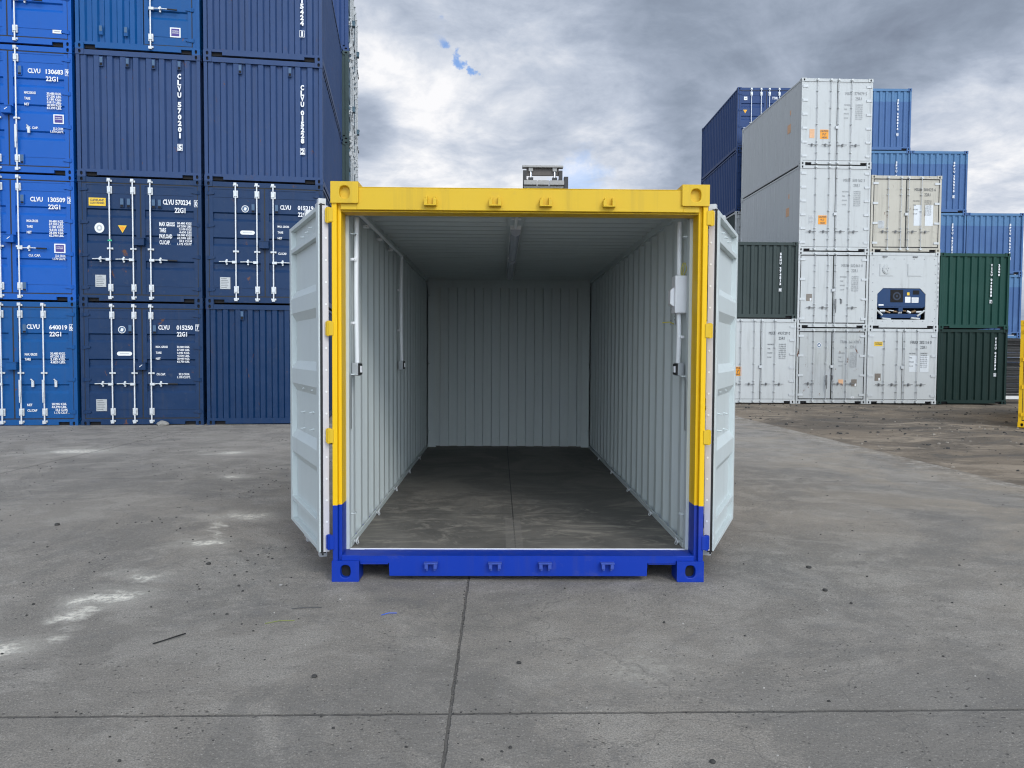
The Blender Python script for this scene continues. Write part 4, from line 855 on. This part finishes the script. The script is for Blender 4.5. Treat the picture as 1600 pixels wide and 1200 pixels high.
# plywood floor with its steel strips
m, q, p = bsdf('dirty_plywood'); co = q.node('ShaderNodeTexCoord').outputs['Object']
nA = q.noise(co, 1.1, 7, 0.65, 1.2); nB = q.noise(q.node('ShaderNodeMapping', Vector=co, Rotation=(0, 0, 0.25), Scale=(1.0, 1.8, 1)), 1.5, 11, 0.72, 2.6); nC = q.noise(co, 26, 4, 0.7)
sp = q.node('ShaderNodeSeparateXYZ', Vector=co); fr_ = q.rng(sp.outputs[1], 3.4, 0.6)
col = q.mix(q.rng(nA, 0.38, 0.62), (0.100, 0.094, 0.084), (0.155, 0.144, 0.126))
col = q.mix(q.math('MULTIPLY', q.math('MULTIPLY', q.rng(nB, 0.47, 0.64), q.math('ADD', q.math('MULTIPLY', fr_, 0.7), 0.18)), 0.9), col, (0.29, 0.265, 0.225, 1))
sc_ = q.node('ShaderNodeTexNoise', {'noise_type': 'RIDGED_MULTIFRACTAL'}, Vector=q.node('ShaderNodeMapping', Vector=co, Rotation=(0, 0, 0.5), Scale=(1, 2.4, 1)), Scale=2.0, Detail=5.0, Distortion=0.8).outputs[0]
col = q.mix(q.math('MULTIPLY', q.rng(sc_, 0.6, 1.05), 0.85), col, (0.03, 0.03, 0.03, 1))
col = q.mix(q.math('MULTIPLY', q.rng(nC, 0.6, 0.75), 0.3), col, (0.18, 0.17, 0.15, 1))
ax = q.math('ABSOLUTE', q.math('ADD', sp.outputs[0], 0.015)); col = q.mix(q.math('MULTIPLY', q.rng(ax, 0.006, 0.003), 0.85), col, (0.02, 0.02, 0.02, 1))
for yy in (1.36, 2.58, 3.8, 5.0): col = q.mix(q.math('MULTIPLY', q.rng(q.math('ABSOLUTE', q.math('SUBTRACT', sp.outputs[1], yy)), 0.007, 0.003), 0.5), col, (0.02, 0.02, 0.02, 1))
stripe = q.math('MULTIPLY', q.rng(q.math('ABSOLUTE', q.math('ADD', sp.outputs[0], 0.02)), 0.065, 0.055), q.rng(sp.outputs[1], 1.25, 1.05))
col = q.mix(q.math('MULTIPLY', stripe, q.rng(nC, 0.3, 0.7, 0.3, 0.7)), col, (0.20, 0.185, 0.165, 1))
q.put(p.inputs['Base Color'], col); q.put(p.inputs['Roughness'], q.math('ADD', 0.55, q.math('MULTIPLY', nB, 0.35)))
q.put(p.inputs['Normal'], q.node('ShaderNodeBump', Strength=0.3, Distance=0.01, Height=q.math('ADD', nB, q.math('MULTIPLY', nC, 0.3))))
k_ = MB(); k_.box(-HW+0.062, HW-0.062, 0.185, CL-0.022, 0.135, 0.163); k_.build('floor', [m], root)
k_ = MB(); k_.box(-HW+0.08, HW-0.08, 0.173, 0.185, 0.14, 0.172); k_.build('threshold', [m_wht], root)
k_ = MB()
for s_ in (-1, 1): k_.box(s_*(HW-0.066), s_*(HW-0.078), 0.24, CL-0.2, 0.163, 0.200)
k_.build('floor_trim', [m_in], root)
for s_ in (-1, 1):      # lashing rings on the floor rails and posts
    for yy in (0.34, 1.3, 2.4, 3.5, 4.6):
        k_ = MB(); c0 = Vector((s_*(HW-0.095), yy, 0.185)); k_.tube([c0+Vector((-s_*0.012*abs(math.sin(a_)), math.cos(a_)*0.03, math.sin(a_)*0.028)) for a_ in [2*math.pi*j/12 for j in range(13)]], 0.005, 6)
        k_.box(s_*(HW-0.100), s_*(HW-0.078), yy-0.012, yy+0.012, 0.176, 0.192); k_.build('lashing_ring', [m_galv], root)
    for zz in (0.4, 1.35, 2.3):
        for yy in (0.22, CL-0.28):
            k_ = MB(); k_.tube([(s_*(HW-0.078), yy, zz), (s_*(HW-0.105), yy+0.01, zz), (s_*(HW-0.105), yy+0.05, zz), (s_*(HW-0.078), yy+0.06, zz)], 0.005, 6); k_.build('lashing_bar', [m_in], root)
# electrics
def conduit(pts, name='conduit', r=0.0125, clips=()):
    k_ = MB(); k_.tube(pts, r, 10)
    for c_ in clips: k_.cyl((c_[0], c_[1]-0.012, c_[2]), (c_[0], c_[1]+0.012, c_[2]), 0.024, 8) if len(c_) == 3 else None
    k_.build(name, [m_cond], root)
def bow(x, y, z0, z1, b1=0.01, n=10): return [(x, y+b1*math.sin(math.pi*k/n), z0+(z1-z0)*k/n) for k in range(n+1)]
conduit(bow(-1.112, 0.30, 1.42, 2.42, -0.03), r=0.017); conduit(bow(-1.112, 2.72, 1.42, 2.47, -0.06), r=0.017)
conduit([(-1.112, 0.3, 2.462), (-1.112, 1.5, 2.462), (-1.112, 2.72, 2.462)], r=0.013)
conduit(bow(1.118, 0.36, 2.05, 2.42, 0.01), r=0.017); conduit(bow(1.118, 0.36, 1.44, 1.79, -0.02), r=0.017)
for x, y, z_ in ((-1.125, 0.29, 1.70), (-1.125, 0.27, 2.13), (-1.125, 2.68, 1.72), (-1.125, 2.68, 2.12), (1.13, 0.345, 1.62), (-1.135, 0.8, 2.44), (-1.135, 1.45, 2.44), (-1.135, 2.1, 2.44)):
    k_ = MB(); k_.box(x-0.022, x+0.022, y-0.022, y+0.022, z_-0.010, z_+0.010); k_.cyl((x, y-0.04, z_), (x, y+0.04, z_), 0.009, 8); k_.build('conduit_clip', [m_wht], root, bevel=0.002)
def socket(x, s_, y, z_, name='power_socket'):
    k_ = MB(); k_.box(x-s_*0.0, x-s_*0.045, y-0.07, y+0.06, z_-0.045, z_+0.045); o_ = k_.build(name, [flat('socket_metal', (0.33, 0.35, 0.36), 0.35, 0.4)], root, bevel=0.005)
    k_ = MB(); k_.box(x-s_*0.045, x-s_*0.053, y-0.062, y+0.052, z_-0.038, z_+0.038); o2 = k_.build('face_plate', [m_black], o_)
    k_ = MB(); k_.box(x-s_*0.053, x-s_*0.062, y-0.03, y-0.005, z_-0.022, z_+0.022); k_.box(x-s_*0.053, x-s_*0.058, y+0.01, y+0.035, z_-0.02, z_+0.02); k_.build('switch', [m_wht], o_)
socket(-1.14, -1, 0.31, 1.385); socket(-1.14, -1, 2.74, 1.375); socket(1.15, 1, 0.37, 1.395)
k_ = MB(); k_.box(1.078, 1.168, 0.30, 0.42, 1.785, 2.045); db = k_.build('distribution_board', [m_wht], root, bevel=0.008)
k_ = MB(); k_.prism([(1.078, 1.83), (1.052, 1.85), (1.052, 1.945), (1.078, 1.965)], (0, 0.33, 0), (1, 0, 0), (0, 0, 1), (0, 1, 0), 0.08); k_.build('cover_flap', [m_wht], db, bevel=0.003)
k_ = MB()
for a_ in (-0.01, 0.0, 0.012): k_.tube([(1.135+a_, 0.34+a_, 2.045), (1.142+a_*1.8, 0.33, 2.09), (1.146+a_*0.6, 0.335, 2.135)], 0.003, 5)
k_.build('loose_wires', [flat('earth_wire', (0.55, 0.50, 0.06), 0.4)], db)
k_ = MB(); k_.tube([(1.06, 0.62, 1.73), (1.11, 0.60, 1.735), (1.14, 0.60, 1.72)], 0.004, 5); k_.build('loose_wire', [MATS['earth_wire']], root)
k_ = MB(); k_.box(1.1665, 1.169, 0.66, 0.84, 1.72, 2.0, 0)
for k in range(9): k_.box(1.165, 1.1665, 0.68, 0.82-0.03*((k*7) % 3), 1.75+k*0.027, 1.76+k*0.027, 1)
k_.build('wiring_label', [flat('label_grey', (0.42, 0.45, 0.45), 0.5), m_tb], root)
for s_ in (-1, 1):
    k_ = MB(); k_.box(s_*(HW-0.082), s_*(HW-0.0785), 0.185, 0.236, 0.98, 1.36); k_.build('wall_plate', [flat('grey_plate', (0.36, 0.39, 0.39), 0.35, 0.2)], root)
k_ = MB(); k_.box(-0.075, 0.06, 0.18, CL-0.8, HS-0.060, HS-0.053); k_.build('ceiling_batten', [m_in], root)
conduit([(-0.008, 0.18, HS-0.075), (-0.008, 1.25, HS-0.075)], r=0.013)
for yy in (0.5, 0.9):
    k_ = MB(); k_.box(-0.045, 0.03, yy-0.01, yy+0.01, HS-0.075, HS-0.062); k_.build('conduit_clip', [m_wht], root)
m_lamp = flat('lamp_diffuser', (0.42, 0.44, 0.50), 0.25, 0, 0.05)
for y0, y1 in ((1.25, 3.0), (3.2, 4.95)):
    k_ = MB(); k_.prism([(-0.05, 0.03), (-0.05, 0.0), (0.038, 0.0), (0.038, 0.03)], (0, y0, HS-0.090), (1, 0, 0), (0, 0, 1), (0, 1, 0), y1-y0); lp = k_.build('ceiling_light', [m_wht], root)
    k_ = MB(); k_.prism([(-0.047, 0.0), (-0.040, -0.04), (-0.015, -0.055), (0.003, -0.055), (0.028, -0.04), (0.035, 0.0)], (0, y0+0.01, HS-0.0902), (1, 0, 0), (0, 0, 1), (0, 1, 0), y1-y0-0.02); k_.build('diffuser', [m_lamp], lp, bevel=0.003)
# hinges of the open doors, and the doors
m_dout = paint('two_tone_door_paint', YEL, 0.36, 0.08, 0.06, lower=BLU, zs=0.32, dent=0.05)
for s_, dx_, dy_, ang, x_h, y_h, hd, zb_ in ((-1, 0, 0, 65.7, -1.268, 0.055, 2.275, 0.180), (1, 0, 0, 66.5, 1.268, 0.110, 2.275, 0.178)):
    # door local: hinge at x=0, extends along -s*x when closed; swung right round
    sd_ = -s_
    rz = R(-(180-0)+0) if 0 else 0
    wd = 1.125
    dm = door_mesh(sd_, wd, hd, m_dout, m_in, 2)
    rot = s_*R(180+ang)      # closed = 0; left door turns clockwise, right door the other way round
    dr = link('door', dm, root, (x_h, y_h, zb_), (0, 0, rot), bevel=0.002)
    # gasket and its riveted retaining strip along the edges of the inner face
    k_ = MB()
    for u0, u1, z0, z1 in ((-0.004, 0.0, 0, hd), (wd, wd+0.006, 0, hd), (0, wd, -0.008, 0), (0, wd, hd, hd+0.008)): k_.box(sd_*u0, sd_*u1, 0.006, 0.040, z0, z1)
    k_.build('gasket', [m_black], dr)
    k_ = MB(); k_.box(sd_*-0.018, sd_*-0.004, -0.012, 0.026, 0.004, hd-0.004)
    for k in range(16): k_.cyl((sd_*-0.018, 0.004, 0.06+k*0.143), (sd_*-0.021, 0.004, 0.06+k*0.143), 0.007, 8, 1)
    k_.build('retaining_strip', [m_strip, m_wht], dr)
    k_ = MB(); k_.box(sd_*-0.008, sd_*-0.002, 0.024, 0.036, -0.02, hd+0.01); k_.build('seal_lip', [m_black], dr)
    for rx in (0.34, 0.82):
        link('locking_rod', rod_mesh(hd, m_rod, m_galv), dr, (sd_*rx, 0, 0)); link('handle', handle_mesh(-sd_, m_galv, False), dr, (sd_*rx, 0, 0.71))
    for hx, hz_ in ((0.30, 1.06), (0.62, 1.06), (0.36, 0.90), (0.70, 0.88), (0.36, 0.78), (0.70, 0.76), (0.3, 2.17), (0.45, 2.16), (0.62, 2.15)):   # bolt ends of the rod brackets
        k_ = MB(); k_.cyl((sd_*hx, 0.012 if hz_ < 2 else 0.03, hz_), (sd_*hx, 0.045 if hz_ < 2 else 0.055, hz_-0.004), 0.008, 8, 0, 0.005); k_.build('bolt', [m_in], dr)
    for k, zz in enumerate((0.255, 0.955, 1.655, 2.385)):
        mt = m_sill if k == 0 else m_hdr
        k_ = MB(); k_.box(s_*(HW-0.010), s_*(HW+0.020), -0.006, 0.03, zz-0.046, zz+0.046); k_.cyl((s_*(HW+0.024), 0.012, zz-0.050), (s_*(HW+0.024), 0.012, zz+0.050), 0.013, 12)
        k_.box(s_*(HW+0.02), s_*(HW+0.045), 0.012, 0.03, zz-0.045, zz+0.045); k_.build('hinge', [mt], root, bevel=0.003)

# ------------------------------------------------------------------ yellow container at the right edge
P_yc = paint('worn_yellow_paint', (0.78, 0.46, 0.006), 0.42, 0.15, 0.2, rust=0.3)
c = shell('shipping_container', 'yellow container cut off by the right edge of the photo', 'shipping container', (11.72, 12.33, gh(11.7, 12.3)-0.02), R(-37), 2.438, P_yc, None)
add_doors(c, 2.438, P_yc, ((0.63, 1.065), (1.40, 1.8)), [], ticks=False)
# ------------------------------------------------------------------ pile of steel sections
m_st = flat('rusty_dark_steel', (0.055, 0.052, 0.05), 0.5, 0.3, 0.5); m_st2 = flat('pale_steel', (0.42, 0.42, 0.42), 0.45, 0.2, 0.3); m_wb = flat('white_timber', (0.72, 0.71, 0.68), 0.7)
random.seed(11)
bx0, by0, bz0 = 17.50, 22.0, gh(18, 22)
for k in range(2):
    b_ = MB(); b_.box(-0.1, 3.4, -0.10, 0.10, 0, 0.12); o = b_.build('timber_bearer', [m_wb], None, (bx0, by0+0.2+k*3.0, bz0+0.14), bevel=0.006)
    tag(o, ('white painted beam lying in front under the dark steel pile', 'white painted beam under the rear of the dark steel pile')[k], 'beam', None, 'thing')
    for j in range(2):
        b_ = MB(); b_.box(-0.12, 0.12, -0.15, 0.15, 0, 0.16); o = b_.build('block', [m_dark], None, (bx0+0.2+j*2.8, by0+0.2+k*3.0, bz0-0.02)); tag(o, ('black block propping the %s end of the %s white beam' % (('left', 'right')[j], ('front', 'rear')[k])), 'block')
zz = bz0+0.26
for lay in range(24):
    for k in range(2):
        b_ = MB(); hh_ = 0.072; yy = by0+0.0+random.uniform(0, 0.25)+k*2.6; xo = random.uniform(-0.15, 0.25); tl_ = random.uniform(-0.012, 0.012)
        Lg = 3.3; p_ = [(0, 0), (0.09, 0), (0.09, 0.012), (0.052, 0.02), (0.052, hh_-0.02), (0.09, hh_-0.012), (0.09, hh_), (0, hh_), (0, hh_-0.012), (0.038, hh_-0.02), (0.038, 0.02), (0, 0.012)]
        b_.prism([(a_, c_*0.98) for a_, c_ in p_], (0, 0, 0), (0, 1, 0), (0, 0, 1), (1, 0, 0), Lg, 0)
        o = b_.build('steel_beam', [m_st2 if random.random() < 0.22 else m_st], None, (bx0+xo, yy, zz+random.uniform(0, 0.008)), (random.uniform(-0.05, 0.05), random.uniform(-0.004, 0.012), tl_*3))
        tag(o, 'dark steel beam in the stacked pile beside the almost black container', 'steel beam', 'steel beams of the pile', 'thing')
    zz += 0.086
# ------------------------------------------------------------------ forklift whose mast shows over the roof
fk = thing('forklift', 'lift truck with raised mast, its grey crosshead showing above the yellow header', 'forklift', (1.07, 17.0, gh(1, 17)))
m_ms = flat('mast_dark_steel', (0.035, 0.033, 0.033), 0.5, 0.3, 0.3); m_mg = flat('mast_grey_paint', (0.33, 0.32, 0.30), 0.5, 0, 0.15); m_ch = flat('chrome', (0.85, 0.86, 0.88), 0.15, 0.8); m_fb = paint('forklift_red', (0.35, 0.04, 0.02), 0.4); m_ty = m_black
for s_ in (-1, 1):
    b_ = MB(); b_.box(s_*0.46, s_*0.56, 0.0, 0.16, 0.05, 6.80); b_.box(s_*0.43, s_*0.46, 0.02, 0.14, 0.1, 6.55); b_.build('mast_upright', [m_ms], fk)
    b_ = MB(); b_.cyl((s_*0.34, 0.08, 0.3), (s_*0.34, 0.08, 6.55), 0.055, 12, 0); b_.cyl((s_*0.34, 0.08, 6.5), (s_*0.34, 0.08, 6.83), 0.032, 12, 1); b_.box(s_*0.28, s_*0.40, 0.02, 0.15, 6.78, 6.88, 2); b_.box(s_*0.27, s_*0.41, -0.02, 0.14, 6.50, 6.60, 0); b_.build('lift_cylinder', [m_ms, m_ch, m_mg], fk)
    b_ = MB(); b_.box(s_*0.22, s_*0.36, -1.25, -0.1, 0.06, 0.12); b_.box(s_*0.22, s_*0.36, -0.1, -0.04, 0.06, 0.8); b_.build('fork', [m_ms], fk)
b_ = MB(); b_.box(-0.58, 0.58, -0.02, 0.20, 6.88, 6.94); b_.build('crosshead', [m_mg], fk, bevel=0.01)
b_ = MB(); b_.box(-0.46, 0.46, 0.10, 0.18, 6.68, 6.86); b_.build('cross_plate', [flat('greasy_steel', (0.085, 0.07, 0.06), 0.5, 0.2)], fk)
b_ = MB()
for x0_, x1_ in ((-0.54, -0.17), (-0.15, 0.17), (0.19, 0.60)): b_.box(x0_, x1_, -0.12, 0.02, 6.37, 6.50); 
b_.box(-0.54, 0.60, -0.02, 0.12, 6.30, 6.37); b_.build('carriage_beam', [m_mg], fk, bevel=0.012)
b_ = MB(); b_.box(0.60, 0.72, -0.05, 0.12, 5.4, 6.62); b_.build('hose_guide', [m_ms], fk, bevel=0.01)
b_ = MB()
for x_ in (-0.74, 0.80): b_.cyl((x_-0.04, 0.0, 6.235), (x_+0.04, 0.0, 6.235), 0.04, 8)
b_.box(-0.8, 0.85, -0.05, 0.05, 6.10, 6.20); b_.build('side_shift_bar', [m_ms], fk)
b_ = MB(); b_.box(-0.75, 0.75, 0.3, 2.9, 0.45, 1.25); b_.box(-0.75, 0.75, 2.1, 3.2, 0.4, 1.6); b_.build('body', [m_fb], fk, bevel=0.05)
b_ = MB(); b_.box(-0.62, 0.62, 0.7, 2.2, 2.35, 2.43)
for x_ in (-0.6, 0.6):
    for y_ in (0.75, 2.15): b_.box(x_-0.04, x_+0.04, y_-0.04, y_+0.04, 1.2, 2.35)
b_.build('overhead_guard', [m_ms], fk)
for x_ in (-0.7, 0.7):
    for y_, r_ in ((0.65, 0.42), (2.5, 0.36)):
        b_ = MB(); b_.cyl((x_-0.14, y_, r_), (x_+0.14, y_, r_), r_, 24, 0); b_.cyl((x_-0.15, y_, r_), (x_+0.15, y_, r_), r_*0.5, 16, 1); b_.build('wheel', [m_ty, m_mg], fk)

# ------------------------------------------------------------------ loose bits on the ground
random.seed(3)
def pebbles(name, mat, n, area, lo, hi, zfun, label):
    v, f = [], []
    for _ in range(n):
        x, y = area(); r_ = lo+(hi-lo)*random.random()**5; z_ = zfun(x, y)+r_*0.15; a0 = random.random()*6.28; i = len(v); sq = random.uniform(0.35, 0.7); el = random.uniform(0.6, 1)
        ring = [(math.cos(a0+k*1.0472)*r_*random.uniform(.75, 1.1), math.sin(a0+k*1.0472)*r_*el*random.uniform(.75, 1.1)) for k in range(6)]
        v += [(x+a, y+b__, z_-r_*0.25) for a, b__ in ring]+[(x+a*0.65, y+b__*0.65, z_+r_*sq*random.uniform(.6, 1)) for a, b__ in ring]
        f += [(i+k, i+(k+1) % 6, i+6+(k+1) % 6, i+6+k) for k in range(6)]+[tuple(i+6+k for k in range(6))]
    me = bpy.data.meshes.new(name); me.from_pydata(v, [], f); me.materials.append(mat); o = link(name, me); tag(o, label, None, None, 'stuff'); return o
m_pd = flat('dark_grit', (0.045, 0.043, 0.04), 0.9, 0, 0.6); m_pl = flat('pale_grit', (0.42, 0.40, 0.37), 0.9, 0, 0.3)
def near():
    y = -3.3+random.random()**1.6*13; return (random.uniform(-1, 1)*(0.9+(y+5)*0.72), y)
def clear(fn):
    def g():
        while True:
            x, y = fn()
            if not (abs(x) < 1.3 and y > -0.05) and x < 6: return x, y
    return g
pebbles('dark_grit', m_pd, 1700, clear(near), 0.002, 0.011, gh, 'small dark grit scattered on the concrete')
pebbles('pale_grit', m_pl, 700, clear(near), 0.0015, 0.007, gh, 'small pale grit scattered on the concrete')
pebbles('dirt_gravel', flat('dirt_stone', (0.27, 0.24, 0.20), 0.9, 0, 0.3), 1500, lambda: (random.uniform(5.9, 22), random.uniform(2, 20.8)), 0.006, 0.04, dz, 'pale gravel on the dirt')
pebbles('dark_gravel', m_pd, 1600, lambda: (random.uniform(5.9, 22), random.uniform(2, 20.8)), 0.008, 0.05, dz, 'dark gravel on the dirt')
pebbles('joint_grit', m_pd, 450, lambda: (random.uniform(-4, 4), -1.86+random.gauss(0, 0.015)) if random.random() < 0.6 else (-0.33+random.gauss(0, 0.012), random.uniform(-3, 0)), 0.0015, 0.006, gh, 'grit caught in the slab joints')
def patchy():
    while True:
        x, y = random.uniform(-9, -1.6), random.uniform(-0.5, 10.5)
        if noise.noise(Vector((x*0.9, y*0.7, 2)))+0.25*noise.noise(Vector((x*3, y*3, 4))) > 0.02: return x, y
pebbles('concrete_crumbs', m_pd, 2600, patchy, 0.002, 0.012, gh, 'dark crumbs lying thick on the concrete at the left')
pebbles('edge_crumbs', MATS['dirt_stone'], 1500, lambda: (5.95-abs(random.gauss(0, 0.55)), random.uniform(1, 19)), 0.003, 0.013, gh, 'dirt crumbs strewn over the slab edge')
def stone(x, y, r_, mat, label, name='stone', cat='stone', sz=0.6):
    bm = bmesh.new(); bmesh.ops.create_icosphere(bm, subdivisions=2, radius=r_)
    for v in bm.verts: v.co *= 1+0.25*noise.noise(v.co*(1.7/r_)+Vector((x, y, 0))); v.co.z *= sz
    me = bpy.data.meshes.new(name); bm.to_mesh(me); bm.free(); me.materials.append(mat); o = link(name, me, None, (x, y, (gh(x, y) if x < 6 else dz(x, y))+r_*sz*0.6)); tag(o, label, cat)
m_sg = flat('grey_stone', (0.30, 0.29, 0.27), 0.9, 0, 0.25); m_sw = flat('white_stone', (0.70, 0.69, 0.66), 0.9, 0, 0.1)
stone(-7.18, 11.62-0.45, 0.115, m_sg, 'rounded grey stone lying at the foot of the 015250 container')
stone(-3.95, 1.65, 0.022, m_pd, 'largest dark stone on the concrete at the left')
stone(-2.18, 0.40, 0.017, m_pd, 'dark stone on the concrete left of the white patches')
stone(-0.03, -1.345, 0.012, m_pd, 'dark pebble right of the slab joint, in front of the container')
stone(-1.53, -0.1, 0.012, m_sg, 'small pale stone nearest the front left casting')
stone(9.55, 8.05, 0.085, m_sw, 'white lump lying on the dirt at the right', sz=0.4)
stone(2.06, 0.33, 0.018, m_pd, 'dark stone beyond the front right casting')
stone(1.95, -2.2+2.0, 0.016, m_pd, 'dark stone to the right of the front right casting')
stone(0.66, -2.25, 0.012, m_pd, 'dark pebble below the horizontal slab joint at the right')
stone(-0.98, -1.50, 0.014, m_pd, 'dark pebble left of the slab joint')
def strip_(name, pts, r_, c, label, cat):
    k_ = MB(); k_.tube([(x, y, gh(x, y)+r_+h_) for x, y, h_ in pts], r_, 6); o = k_.build(name, [flat(name+'_plastic', c, 0.5)]); tag(o, label, cat)
strip_('rubber_strip', [(-1.90, -1.10, 0), (-1.86, -1.065, 0.004), (-1.815, -1.01, 0.006), (-1.79, -0.96, 0.002)], 0.0038, (0.01, 0.01, 0.01), 'short curved black rubber strip on the concrete', 'rubber strip')
strip_('blue_tie', [(-0.80, -0.665, 0), (-0.76, -0.645, 0.006), (-0.715, -0.635, 0.002)], 0.0025, (0.01, 0.10, 0.6), 'short blue plastic tie on the concrete before the container', 'plastic tie')
strip_('straw', [(-1.42, -0.80, 0), (-1.35, -0.765, 0.003), (-1.27, -0.75, 0)], 0.0022, (0.20, 0.24, 0.05), 'yellow-green straw on the concrete left of the container', 'straw')
strip_('wire', [(-1.34, -0.555, 0), (-1.27, -0.54, 0.003), (-1.17, -0.53, 0)], 0.0025, (0.08, 0.08, 0.08), 'thin grey wire on the concrete behind the yellow-green straw', 'wire')
